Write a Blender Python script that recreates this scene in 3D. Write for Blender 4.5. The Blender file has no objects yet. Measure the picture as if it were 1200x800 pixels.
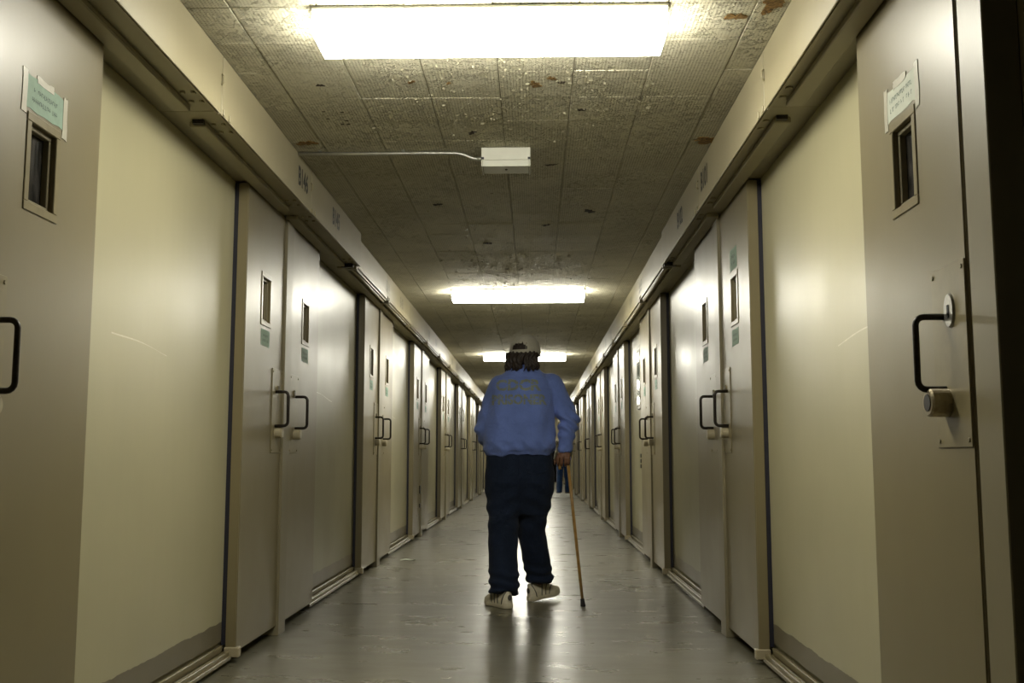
import bpy, bmesh, math, random
import numpy as np
from mathutils import Vector, Matrix
from mathutils.bvhtree import BVHTree

random.seed(7)
rng = np.random.default_rng(7)
SC = bpy.context.scene
COL = SC.collection

# ------------------------------------------------------------------ camera, world, exposure
cam_data = bpy.data.cameras.new('camera')
cam_data.sensor_width = 36.0
cam_data.lens = 36.0            # 1200 px focal length on a 1200 px wide frame
cam_data.clip_start = 0.05
cam_data.clip_end = 200
cam = bpy.data.objects.new('camera', cam_data)
COL.objects.link(cam)
cam.location = (0.0, 0.0, 0.97)
cam.rotation_euler = (math.radians(90 + 6.466), 0.0, math.radians(1.281))
SC.camera = cam

world = bpy.data.worlds.new('world')
SC.world = world
world.use_nodes = True
world.node_tree.nodes['Background'].inputs[0].default_value = (0.02, 0.02, 0.018, 1)
world.node_tree.nodes['Background'].inputs[1].default_value = 0.3

SC.view_settings.view_transform = 'Standard'
SC.view_settings.look = 'None'
SC.view_settings.gamma = 1.0
SC.view_settings.use_curve_mapping = False
SC.view_settings.exposure = 0.0
LAMP = 43.0                      # emission of the fluorescent diffusers
LAMP_COL = (1.0, 0.965, 0.83, 1)

# ------------------------------------------------------------------ material helpers
MATS = {}

def nodes_of(name):
    m = bpy.data.materials.new(name)
    m.use_nodes = True
    nt = m.node_tree
    b = nt.nodes['Principled BSDF']
    MATS[name] = m
    return m, nt, b

def N(nt, typ, **kw):
    n = nt.nodes.new(typ)
    for k, v in kw.items():
        setattr(n, k, v)
    return n

def noise(nt, vec, scale, detail=4, rough=0.55, dist=0.0):
    n = N(nt, 'ShaderNodeTexNoise')
    n.inputs['Scale'].default_value = scale
    n.inputs['Detail'].default_value = detail
    n.inputs['Roughness'].default_value = rough
    n.inputs['Distortion'].default_value = dist
    if vec is not None:
        nt.links.new(vec, n.inputs['Vector'])
    return n.outputs['Fac']

def ramp(nt, fac, stops):
    r = N(nt, 'ShaderNodeValToRGB')
    el = r.color_ramp.elements
    while len(el) < len(stops):
        el.new(0.5)
    for e, (p, c) in zip(el, stops):
        e.position = p
        e.color = (c[0], c[1], c[2], 1) if not isinstance(c, (int, float)) else (c, c, c, 1)
    nt.links.new(fac, r.inputs['Fac'])
    return r.outputs['Color']

def mth(nt, op, a, b=None, c=None):
    n = N(nt, 'ShaderNodeMath', operation=op)
    for i, v in enumerate((a, b, c)):
        if v is None:
            continue
        if isinstance(v, (int, float)):
            n.inputs[i].default_value = v
        else:
            nt.links.new(v, n.inputs[i])
    return n.outputs[0]

def mix(nt, fac, a, b):
    n = N(nt, 'ShaderNodeMix', data_type='RGBA')
    for sock, v in ((n.inputs[0], fac), (n.inputs[6], a), (n.inputs[7], b)):
        if isinstance(v, (int, float)):
            sock.default_value = v
        elif isinstance(v, tuple):
            sock.default_value = (v[0], v[1], v[2], 1)
        else:
            nt.links.new(v, sock)
    return n.outputs[2]

def bump(nt, b, height, strength=0.2, dist=0.01):
    n = N(nt, 'ShaderNodeBump')
    n.inputs['Strength'].default_value = strength
    n.inputs['Distance'].default_value = dist
    nt.links.new(height, n.inputs['Height'])
    nt.links.new(n.outputs['Normal'], b.inputs['Normal'])

def pos(nt, scale=None):
    g = N(nt, 'ShaderNodeNewGeometry').outputs['Position']
    if scale:
        mp = N(nt, 'ShaderNodeMapping')
        mp.inputs['Scale'].default_value = scale
        nt.links.new(g, mp.inputs['Vector'])
        return mp.outputs['Vector']
    return g

def objco(nt, scale=None):
    g = N(nt, 'ShaderNodeTexCoord').outputs['Object']
    if scale:
        mp = N(nt, 'ShaderNodeMapping')
        mp.inputs['Scale'].default_value = scale
        nt.links.new(g, mp.inputs['Vector'])
        return mp.outputs['Vector']
    return g

def paint(name, col, rough=0.38, var=0.12, grime=0.25, bump_s=0.12, spec=0.5):
    """brushed-on enamel paint over steel: slight tint drift, scuffs, orange-peel relief"""
    m, nt, b = nodes_of(name)
    p = pos(nt)
    big = noise(nt, p, 1.3, 1)
    streak = noise(nt, pos(nt, (6, 6, 0.7)), 3.0, 4)
    c1 = tuple(x * (1 - var) for x in col)
    c2 = tuple(min(1, x * (1 + var)) for x in col)
    c = ramp(nt, big, [(0.3, c1), (0.7, c2)])
    scuff = ramp(nt, noise(nt, p, 14, 6, 0.7), [(0.62, 0.0), (0.78, 1.0)])
    c = mix(nt, mth(nt, 'MULTIPLY', scuff, grime * 0.5), c, tuple(x * 0.55 for x in col))
    st = ramp(nt, streak, [(0.2, 0.0), (0.8, 1.0)])
    c = mix(nt, mth(nt, 'MULTIPLY', st, 0.12), c, tuple(x * 0.72 for x in col))
    nt.links.new(c, b.inputs['Base Color'])
    r = ramp(nt, noise(nt, p, 2.5, 2), [(0.2, rough * 0.9), (0.8, min(1, rough * 1.15))])
    nt.links.new(r, b.inputs['Roughness'])
    b.inputs['Specular IOR Level'].default_value = spec
    peel = noise(nt, p, 90, 3)
    wav = noise(nt, p, 7, 1)
    bump(nt, b, mth(nt, 'ADD', mth(nt, 'MULTIPLY', peel, 0.25), wav), bump_s, 0.004)
    return m

def plain(name, col, rough=0.5, metal=0.0, var=0.1, scale=30, bump_s=0.0, spec=0.5):
    m, nt, b = nodes_of(name)
    f = noise(nt, objco(nt), scale, 4)
    c = ramp(nt, f, [(0.3, tuple(x * (1 - var) for x in col)), (0.7, tuple(min(1, x * (1 + var)) for x in col))])
    nt.links.new(c, b.inputs['Base Color'])
    b.inputs['Roughness'].default_value = rough
    b.inputs['Metallic'].default_value = metal
    b.inputs['Specular IOR Level'].default_value = spec
    if bump_s:
        bump(nt, b, f, bump_s, 0.004)
    return m

# ---- surfaces
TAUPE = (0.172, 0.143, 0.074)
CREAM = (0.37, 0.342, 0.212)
paint('door_paint', TAUPE, 0.37, 0.04, 0.03, spec=0.75)
paint('post_paint', (0.19, 0.165, 0.10), 0.4, 0.05, 0.1)
paint('housing_paint', (0.36, 0.32, 0.205), 0.42, 0.05, 0.1)
paint('soffit_paint', (0.30, 0.265, 0.165), 0.45, 0.05, 0.1)
paint('edge_paint', (0.32, 0.275, 0.175), 0.42, 0.05, 0.1)

def panel_paint(name, col, rough, band=(0.145, 0.125, 0.08)):
    """wall paint, with the darker skirting band painted along the foot"""
    m = paint(name, col, rough, 0.05, 0.0, spec=0.65)
    nt = m.node_tree
    b = nt.nodes['Principled BSDF']
    src = b.inputs['Base Color'].links[0].from_socket
    sep = N(nt, 'ShaderNodeSeparateXYZ')
    nt.links.new(pos(nt), sep.inputs[0])
    wob = mth(nt, 'MULTIPLY', noise(nt, pos(nt), 6, 3), 0.03)
    zz = mth(nt, 'ADD', sep.outputs['Z'], wob)
    below = mth(nt, 'LESS_THAN', zz, 0.208)
    nt.links.new(mix(nt, below, src, band), b.inputs['Base Color'])
    return m
panel_paint('cream_panel_paint', CREAM, 0.38)
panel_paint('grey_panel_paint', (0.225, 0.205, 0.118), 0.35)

def make_floor_mat():
    m, nt, b = nodes_of('floor_concrete')
    p = pos(nt)
    big = noise(nt, p, 1.1, 6, 0.6)
    fine = noise(nt, p, 22, 6, 0.7)
    c = ramp(nt, big, [(0.25, (0.088, 0.081, 0.052)), (0.55, (0.128, 0.119, 0.080)), (0.8, (0.165, 0.155, 0.108))])
    c = mix(nt, mth(nt, 'MULTIPLY', fine, 0.35), c, (0.10, 0.094, 0.07))
    spk = ramp(nt, noise(nt, p, 120, 2), [(0.66, 0.0), (0.72, 1.0)])
    c = mix(nt, mth(nt, 'MULTIPLY', spk, 0.35), c, (0.30, 0.29, 0.24))
    dark = ramp(nt, noise(nt, p, 7, 3), [(0.70, 0.0), (0.74, 1.0)])
    c = mix(nt, mth(nt, 'MULTIPLY', dark, 0.18), c, (0.06, 0.055, 0.04))
    nt.links.new(c, b.inputs['Base Color'])
    wipe = noise(nt, pos(nt, (1, 2.5, 1)), 2.2, 5, 0.65)
    nt.links.new(ramp(nt, wipe, [(0.3, 0.25), (0.7, 0.35)]), b.inputs['Roughness'])
    b.inputs['Specular IOR Level'].default_value = 0.62
    bump(nt, b, mth(nt, 'ADD', mth(nt, 'MULTIPLY', fine, 0.12), noise(nt, pos(nt), 1.6, 2)), 0.035, 0.01)
make_floor_mat()

TP = 0.315                        # ceiling tile pitch
TX0, TY0 = -1.095, 4.136          # a tile joint in x and in y
def make_ceiling_mat():
    m, nt, b = nodes_of('ceiling_tile_paint')
    p = pos(nt)
    sep = N(nt, 'ShaderNodeSeparateXYZ')
    nt.links.new(p, sep.inputs[0])
    s = TP / 23
    def cell(sock, off):
        t = mth(nt, 'DIVIDE', mth(nt, 'SUBTRACT', sock, off), s)
        return mth(nt, 'SUBTRACT', mth(nt, 'FRACT', t), 0.5)
    cx = cell(sep.outputs['X'], TX0 - 20 * TP)
    cy = cell(sep.outputs['Y'], TY0 - 20 * TP)
    d = mth(nt, 'SQRT', mth(nt, 'ADD', mth(nt, 'MULTIPLY', cx, cx), mth(nt, 'MULTIPLY', cy, cy)))
    hole = ramp(nt, d, [(0.17, 1.0), (0.24, 0.0)])
    # thick repainting has filled holes in patches
    fill = ramp(nt, noise(nt, p, 3.0, 4), [(0.42, 1.0), (0.62, 0.25)])
    hole = mth(nt, 'MULTIPLY', hole, fill)
    big = noise(nt, p, 2.0, 5)
    c = ramp(nt, big, [(0.25, (0.52, 0.488, 0.36)), (0.75, (0.66, 0.625, 0.475))])
    c = mix(nt, mth(nt, 'MULTIPLY', hole, 0.72), c, (0.07, 0.055, 0.03))
    chips = ramp(nt, noise(nt, p, 26, 7, 0.72, 0.6), [(0.685, 0.0), (0.70, 1.0)])
    c = mix(nt, mth(nt, 'MULTIPLY', chips, 0.9), c, (0.13, 0.075, 0.03))
    nt.links.new(c, b.inputs['Base Color'])
    b.inputs['Roughness'].default_value = 0.8
    b.inputs['Specular IOR Level'].default_value = 0.25
    vor = N(nt, 'ShaderNodeTexVoronoi', feature='F1')
    vor.inputs['Scale'].default_value = 38
    nt.links.new(p, vor.inputs['Vector'])
    blister = ramp(nt, noise(nt, p, 24, 6, 0.68, 1.2), [(0.52, 0.0), (0.57, 0.75), (0.72, 1.0)])
    mask = ramp(nt, noise(nt, p, 2.3, 3), [(0.40, 0.25), (0.6, 1.0)])
    h = mth(nt, 'SUBTRACT', mth(nt, 'MULTIPLY', blister, mask), mth(nt, 'MULTIPLY', hole, 0.3))
    bump(nt, b, h, 1.0, 0.012)
make_ceiling_mat()
plain('flake_paint', (0.44, 0.41, 0.29), 0.5, 0, 0.15, 40)
plain('rust', (0.20, 0.115, 0.030), 0.85, 0, 0.75, 70, 0.5)
plain('dark_chip', (0.035, 0.025, 0.015), 0.8, 0, 0.3, 60)
plain('black_gap', (0.008, 0.008, 0.012), 0.6)
plain('seal_rubber', (0.012, 0.012, 0.022), 0.55)
plain('dark_metal', (0.03, 0.025, 0.02), 0.35, 0.6, 0.3, 60)
plain('steel', (0.45, 0.44, 0.40), 0.3, 0.9, 0.15, 60)
plain('brass_steel', (0.36, 0.31, 0.21), 0.35, 0.8, 0.25, 60)
plain('lock_paint', (0.32, 0.28, 0.18), 0.4, 0, 0.1, 60)
plain('plate_paint', (0.19, 0.16, 0.086), 0.36, 0, 0.08, 20, 0.1)
plain('galv', (0.55, 0.55, 0.5), 0.3, 0.85, 0.1, 40)
plain('box_white', (0.62, 0.62, 0.54), 0.4, 0, 0.03, 20)
plain('stencil_black', (0.025, 0.023, 0.02), 0.6, 0, 0.4, 80)
plain('stencil_grey', (0.26, 0.24, 0.18), 0.6, 0, 0.3, 80)
plain('paper_green', (0.22, 0.32, 0.24), 0.7, 0, 0.06, 40)
plain('paper_white', (0.46, 0.49, 0.40), 0.7, 0, 0.05, 40)
plain('tape', (0.45, 0.43, 0.35), 0.35, 0, 0.06, 60)
plain('ink', (0.09, 0.13, 0.11), 0.7)
plain('cell_dark', (0.012, 0.011, 0.009), 0.8)  # near-black colour stands in for the darkness inside the open cell

def make_glass_mat():
    m, nt, b = nodes_of('pane_glass')
    f = noise(nt, objco(nt, (1, 1, 0.3)), 25, 4, 0.6, 1.5)
    nt.links.new(ramp(nt, f, [(0.4, (0.012, 0.012, 0.011)), (0.8, (0.06, 0.055, 0.05))]), b.inputs['Base Color'])  # opaque pane: the dark of the cell behind is put into its colour
    nt.links.new(ramp(nt, f, [(0.35, 0.06), (0.8, 0.3)]), b.inputs['Roughness'])
make_glass_mat()

def emit(name, col, s):
    m, nt, b = nodes_of(name)
    b.inputs['Base Color'].default_value = (0.9, 0.9, 0.85, 1)
    b.inputs['Emission Color'].default_value = col
    b.inputs['Emission Strength'].default_value = s
    b.inputs['Roughness'].default_value = 0.3
emit('diffuser_glow', LAMP_COL, LAMP)

def cloth(name, col, var=0.12, weave=900, rough=0.9, sheen=0.2):
    m, nt, b = nodes_of(name)
    p = objco(nt)
    big = noise(nt, p, 9, 5, 0.6)
    fine = noise(nt, p, 160, 3, 0.7)
    c = ramp(nt, big, [(0.3, tuple(x * (1 - var) for x in col)), (0.7, tuple(x * (1 + var) for x in col))])
    c = mix(nt, mth(nt, 'MULTIPLY', fine, 0.35), c, tuple(x * 0.7 for x in col))
    nt.links.new(c, b.inputs['Base Color'])
    b.inputs['Roughness'].default_value = rough
    b.inputs['Specular IOR Level'].default_value = 0.15
    b.inputs['Sheen Weight'].default_value = sheen
    bump(nt, b, mth(nt, 'ADD', mth(nt, 'MULTIPLY', fine, 0.3), noise(nt, p, 22, 4, 0.6, 0.8)), 0.6, 0.012)
cloth('jacket_blue', (0.150, 0.222, 0.57))
cloth('trouser_navy', (0.011, 0.018, 0.038), 0.25, sheen=0.05)
cloth('print_olive', (0.22, 0.25, 0.20), 0.25)
cloth('cap_canvas', (0.42, 0.40, 0.33))
cloth('jeans_blue', (0.012, 0.035, 0.10), 0.35)
cloth('shirt_grey', (0.13, 0.12, 0.085), 0.35)
cloth('shirt_lilac', (0.34, 0.30, 0.52), 0.1)
cloth('black_cloth', (0.006, 0.006, 0.008), 0.2, sheen=0.0)
plain('skin', (0.16, 0.075, 0.042), 0.5, 0, 0.15, 50)
plain('hair_dark', (0.020, 0.012, 0.008), 0.55, 0, 0.5, 90, 0.6)
plain('shoe_white', (0.62, 0.57, 0.43), 0.5, 0, 0.08, 50, 0.15)
plain('shoe_sole', (0.55, 0.50, 0.36), 0.6, 0, 0.1, 50)
plain('shoe_dark', (0.06, 0.055, 0.05), 0.6)
plain('cane_wood', (0.34, 0.20, 0.06), 0.35, 0, 0.25, 25)
plain('rubber', (0.01, 0.01, 0.01), 0.6)
plain('eye_white', (0.6, 0.58, 0.52), 0.2)
plain('mat_pale', (0.22, 0.22, 0.19), 0.35, 0, 0.4, 9, 0.3)

# ------------------------------------------------------------------ object helpers
def mesh_of(bm, name, smooth=False):
    me = bpy.data.meshes.new(name)
    bm.to_mesh(me)
    bm.free()
    if smooth:
        for f in me.polygons:
            f.use_smooth = True
    return me

def link(name, data, mat=None, parent=None, loc=None, rot=None):
    o = bpy.data.objects.new(name, data)
    COL.objects.link(o)
    if mat and data is not None and not data.materials:
        data.materials.append(MATS[mat])
    if parent is not None:
        o.parent = parent
    if loc is not None:
        o.location = loc
    if rot is not None:
        o.rotation_euler = rot
    return o

def tag(o, label, cat, group=None, kind=None):
    o['label'] = label
    o['category'] = cat
    if group:
        o['group'] = group
    if kind:
        o['kind'] = kind
    return o

def empty(name, loc=(0, 0, 0), rz=0.0):
    o = bpy.data.objects.new(name, None)
    COL.objects.link(o)
    o.location = loc
    o.rotation_euler = (0, 0, rz)
    return o

def add_box(bm, x0, x1, y0, y1, z0, z1, bev=0.0):
    vs = [bm.verts.new((x, y, z)) for x in (x0, x1) for y in (y0, y1) for z in (z0, z1)]
    fs = [(0, 1, 3, 2), (4, 6, 7, 5), (0, 4, 5, 1), (2, 3, 7, 6), (0, 2, 6, 4), (1, 5, 7, 3)]
    faces = [bm.faces.new([vs[i] for i in f]) for f in fs]
    if bev > 0:
        es = list({e for f in faces for e in f.edges})
        bmesh.ops.bevel(bm, geom=es, offset=bev, segments=1, affect='EDGES', clamp_overlap=True)
    return faces

def box_mesh(name, x0, x1, y0, y1, z0, z1, bev=0.0):
    bm = bmesh.new()
    add_box(bm, x0, x1, y0, y1, z0, z1, bev)
    bmesh.ops.recalc_face_normals(bm, faces=bm.faces)
    return mesh_of(bm, name)

def add_tube(bm, pts, r, n=10, cap=True, radii=None):
    pts = [Vector(p) for p in pts]
    rings = []
    up = Vector((0.123, 0.31, 0.94)).normalized()
    prev = None
    for i, p in enumerate(pts):
        t = (pts[min(i + 1, len(pts) - 1)] - pts[max(i - 1, 0)]).normalized()
        if prev is None:
            a = t.cross(up)
            if a.length < 1e-3:
                a = t.cross(Vector((1, 0, 0)))
            a.normalize()
        else:
            a = (prev - t * prev.dot(t)).normalized()
        prev = a
        b = t.cross(a)
        rr = radii[i] if radii else r
        rings.append([bm.verts.new(p + a * math.cos(2 * math.pi * k / n) * rr + b * math.sin(2 * math.pi * k / n) * rr) for k in range(n)])
    for i in range(len(rings) - 1):
        for k in range(n):
            bm.faces.new((rings[i][k], rings[i][(k + 1) % n], rings[i + 1][(k + 1) % n], rings[i + 1][k]))
    if cap:
        bm.faces.new(rings[0][::-1])
        bm.faces.new(rings[-1])

def tube_mesh(name, pts, r, n=10, radii=None):
    bm = bmesh.new()
    add_tube(bm, pts, r, n, radii=radii)
    bmesh.ops.recalc_face_normals(bm, faces=bm.faces)
    return mesh_of(bm, name, True)

def cyl_mesh(name, p0, p1, r, n=16, bev=0.0):
    """a short capped cylinder with a chamfered far rim"""
    p0, p1 = Vector(p0), Vector(p1)
    d = p1 - p0
    L = d.length
    if bev:
        pts = [p0, p0 + d * ((L - bev) / L), p1]
        radii = [r, r, r - bev]
    else:
        pts, radii = [p0, p1], [r, r]
    bm = bmesh.new()
    add_tube(bm, pts, r, n, radii=radii)
    bmesh.ops.recalc_face_normals(bm, faces=bm.faces)
    return mesh_of(bm, name)

def text_mesh(body, height, squeeze=1.0, bold=0.0):
    """flat lettering mesh centred on its origin in the x/y plane, cap height = height"""
    cu = bpy.data.curves.new('lettering', 'FONT')
    cu.body = body
    cu.size = 1.0
    cu.offset = bold
    cu.resolution_u = 3
    ob = bpy.data.objects.new('lettering', cu)
    COL.objects.link(ob)
    bpy.context.view_layer.update()
    me = bpy.data.meshes.new_from_object(ob.evaluated_get(bpy.context.evaluated_depsgraph_get()))
    bpy.data.objects.remove(ob)
    bpy.data.curves.remove(cu)
    co = np.empty(len(me.vertices) * 3)
    me.vertices.foreach_get('co', co)
    co = co.reshape(-1, 3)
    lo, hi = co.min(0), co.max(0)
    s = height / (hi[1] - lo[1])
    co = (co - (lo + hi) / 2) * np.array([s * squeeze, s, 0])
    me.vertices.foreach_set('co', co.ravel())
    me.update()
    return me

# ------------------------------------------------------------------ layout
X0 = {-1: 1.41, 1: 1.035}            # distance of the door-post faces from the camera axis
CEIL = 2.58
Y_NEAR, Y_END = -4.0, 43.0
YP = {-1: 2.38}
for n in range(0, 11):
    YP[n] = 5.78 + 3.53 * n
SIDE = {-1: 'left', 1: 'right'}
NUMS = {(-1, 0): ('B146', 'B145'), (1, 0): ('B101', 'B102')}
WALLREF = {-1: 'the wall of cell B146', 1: 'the wall of cell B101'}

def sx(side, u):
    """u = distance out of the post plane towards the corridor"""
    return side * (X0[side] - u)

def side_box(name, side, u0, u1, y0, y1, z0, z1, bev=0.0):
    a, b = sorted((sx(side, u0), sx(side, u1)))
    return box_mesh(name, a, b, y0, y1, z0, z1, bev)

# ------------------------------------------------------------------ floor, end walls, ceiling
fl = link('floor', box_mesh('floor', -1.75, 1.75, Y_NEAR, Y_END, -0.1, 0.0), 'floor_concrete')
tag(fl, 'polished grey-olive concrete corridor floor with glossy wear', 'floor', kind='structure')
we = link('wall_end', box_mesh('wall_end', -1.7, 1.7, Y_END, Y_END + 0.1, 0, 2.7), 'soffit_paint')
tag(we, 'plain wall closing the far end of the corridor', 'wall', kind='structure')
wb = link('wall_back', box_mesh('wall_back', -1.7, 1.7, Y_NEAR - 0.1, Y_NEAR, 0, 2.7), 'soffit_paint')
tag(wb, 'plain wall closing the corridor behind the viewpoint', 'wall', kind='structure')

ceiling = link('ceiling', box_mesh('ceiling', -1.75, 1.75, Y_NEAR, Y_END, CEIL + 0.022, CEIL + 0.1), 'dark_chip')
tag(ceiling, 'low ceiling of square perforated tiles with peeling cream paint', 'ceiling', kind='structure')

def tile_geo(bm, x, y, dz, ax, ay):
    h = TP / 2 - 0.0012
    c = 0.0035
    lo = CEIL + dz
    ring0 = [(-h, -h), (h, -h), (h, h), (-h, h)]
    ring1 = [(-h + c, -h + c), (h - c, -h + c), (h - c, h - c), (-h + c, h - c)]
    top = [bm.verts.new((x + p[0], y + p[1], CEIL + 0.02)) for p in ring0]
    mid = [bm.verts.new((x + p[0], y + p[1], lo + 0.003 + ax * p[0] + ay * p[1])) for p in ring0]
    bot = [bm.verts.new((x + p[0], y + p[1], lo + ax * p[0] + ay * p[1])) for p in ring1]
    for a, b in ((top, mid), (mid, bot)):
        for k in range(4):
            bm.faces.new((a[k], a[(k + 1) % 4], b[(k + 1) % 4], b[k]))
    bm.faces.new(bot[::-1])

tile_protos = []
for k in range(8):
    bm = bmesh.new()
    tile_geo(bm, 0, 0, random.uniform(-0.002, 0.0015) - 0, random.uniform(-1, 1) * 0.004, random.uniform(-1, 1) * 0.004)
    bmesh.ops.translate(bm, verts=bm.verts, vec=(0, 0, -CEIL))
    bmesh.ops.recalc_face_normals(bm, faces=bm.faces)
    me = mesh_of(bm, 'tile')
    me.materials.append(MATS['ceiling_tile_paint'])
    tile_protos.append(me)
R0, R1 = -4, 32
NCOL = 8
for r in range(R0, R1):
    for c in range(NCOL):
        link('tile', random.choice(tile_protos), None, ceiling, (TX0 + (c - 0.5) * TP, TY0 + (r + 0.5) * TP, CEIL))
bm = bmesh.new()
rows_far = [r for r in range(-26, R0)] + [r for r in range(R1, 124)]
for r in rows_far:
    for c in range(NCOL):
        tile_geo(bm, TX0 + (c - 0.5) * TP, TY0 + (r + 0.5) * TP, random.uniform(-0.002, 0.0015), random.uniform(-1, 1) * 0.004, random.uniform(-1, 1) * 0.004)
bmesh.ops.recalc_face_normals(bm, faces=bm.faces)
o = link('tile_field', mesh_of(bm, 'tile_field'), 'ceiling_tile_paint', ceiling)
o['kind'] = 'stuff'

# curled flakes of paint hanging from the tiles
def flakes(n, xr, yr, smin, smax, bm):
    for _ in range(n):
        x = random.gauss(-0.12, 0.45)
        if not xr[0] < x < xr[1]:
            continue
        y = random.uniform(*yr)
        s = random.uniform(smin, smax) * (0.6 + 0.8 * random.random() ** 2)
        a = random.uniform(0, 6.28)
        ca, sa = math.cos(a), math.sin(a)
        curl = random.uniform(0.25, 0.9)
        w = s * random.uniform(0.5, 1.5)
        cols = []
        for i in range(3):
            t = i / 2
            px = s * t
            pz = -0.0022 - s * curl * t * t * 0.55
            row = []
            for j in (-1, 0, 1):
                q = w * 0.5 * j * (1 - 0.35 * t) + random.uniform(-0.12, 0.12) * s
                row.append(bm.verts.new((x + px * ca - q * sa, y + px * sa + q * ca, CEIL + pz)))
            cols.append(row)
        for i in range(2):
            for j in range(2):
                bm.faces.new((cols[i][j], cols[i][j + 1], cols[i + 1][j + 1], cols[i + 1][j]))
bm = bmesh.new()
flakes(3600, (-1.2, 0.85), (3.5, 5.4), 0.004, 0.013, bm)
flakes(1600, (-1.2, 0.85), (5.4, 9.6), 0.005, 0.016, bm)
flakes(2600, (-0.9, 0.6), (8.0, 10.4), 0.007, 0.022, bm)
flakes(900, (-1.1, 0.8), (10.4, 16.5), 0.008, 0.024, bm)
o = link('paint_flakes', mesh_of(bm, 'paint_flakes'), 'flake_paint', ceiling)
o['kind'] = 'stuff'

def patch_mesh(name, rx, ry, seed, n=18, inner=0.0):
    r = random.Random(seed)
    n = n * 2
    bm = bmesh.new()
    ring = []
    ph = [r.uniform(0, 6.28) for _ in range(3)]
    for k in range(n):
        a = 2 * math.pi * k / n
        f = 0.75 + 0.28 * math.sin(2 * a + ph[0]) + 0.2 * math.sin(5 * a + ph[1]) + 0.22 * (r.random() - 0.5)
        ring.append((math.cos(a) * rx * f, math.sin(a) * ry * f))
    lo = [bm.verts.new((p[0], p[1], -0.0035)) for p in ring]
    hi = [bm.verts.new((p[0], p[1], 0.006)) for p in ring]
    bm.faces.new(lo[::-1])
    for k in range(n):
        bm.faces.new((lo[k], lo[(k + 1) % n], hi[(k + 1) % n], hi[k]))
    bmesh.ops.recalc_face_normals(bm, faces=bm.faces)
    return mesh_of(bm, name)
# bare, rusty places where the paint has fallen (x, y, rx, ry, material)
BARE = [(0.005, 4.29, 0.035, 0.035, 'rust'), (0.075, 4.22, 0.02, 0.03, 'rust'), (0.34, 3.97, 0.025, 0.02, 'rust'),
        (0.22, 4.62, 0.022, 0.025, 'dark_chip'), (0.74, 3.62, 0.04, 0.035, 'rust'), (0.86, 3.48, 0.06, 0.11, 'rust'),
        (0.88, 5.10, 0.09, 0.055, 'rust'), (-1.17, 5.10, 0.055, 0.05, 'rust'), (-0.93, 4.28, 0.018, 0.02, 'dark_chip'),
        (-0.53, 4.25, 0.016, 0.022, 'rust'), (-0.37, 4.27, 0.012, 0.018, 'rust'), (-0.31, 4.95, 0.02, 0.03, 'dark_chip'),
        (0.09, 5.52, 0.035, 0.02, 'dark_chip'), (0.12, 4.27, 0.014, 0.02, 'dark_chip'), (-0.86, 5.28, 0.02, 0.03, 'dark_chip'),
        (0.36, 6.6, 0.04, 0.05, 'dark_chip'), (-0.62, 6.4, 0.03, 0.03, 'dark_chip'), (0.08, 7.0, 0.03, 0.03, 'dark_chip'),
        (-0.35, 7.6, 0.03, 0.04, 'dark_chip')]
for i, (x, y, rx, ry, mt) in enumerate(BARE):
    link('bare_patch', patch_mesh('bare_patch', rx, ry, i), mt, ceiling, (x, y, CEIL))
for x, y in ((-0.985, 4.62), (-0.985, 4.72), (-0.90, 4.63), (-0.90, 4.75), (-0.93, 4.80), (-0.90, 4.80)):
    link('screw_hole', patch_mesh('screw_hole', 0.008, 0.010, 3, 10), 'dark_chip', ceiling, (x, y, CEIL))

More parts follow.
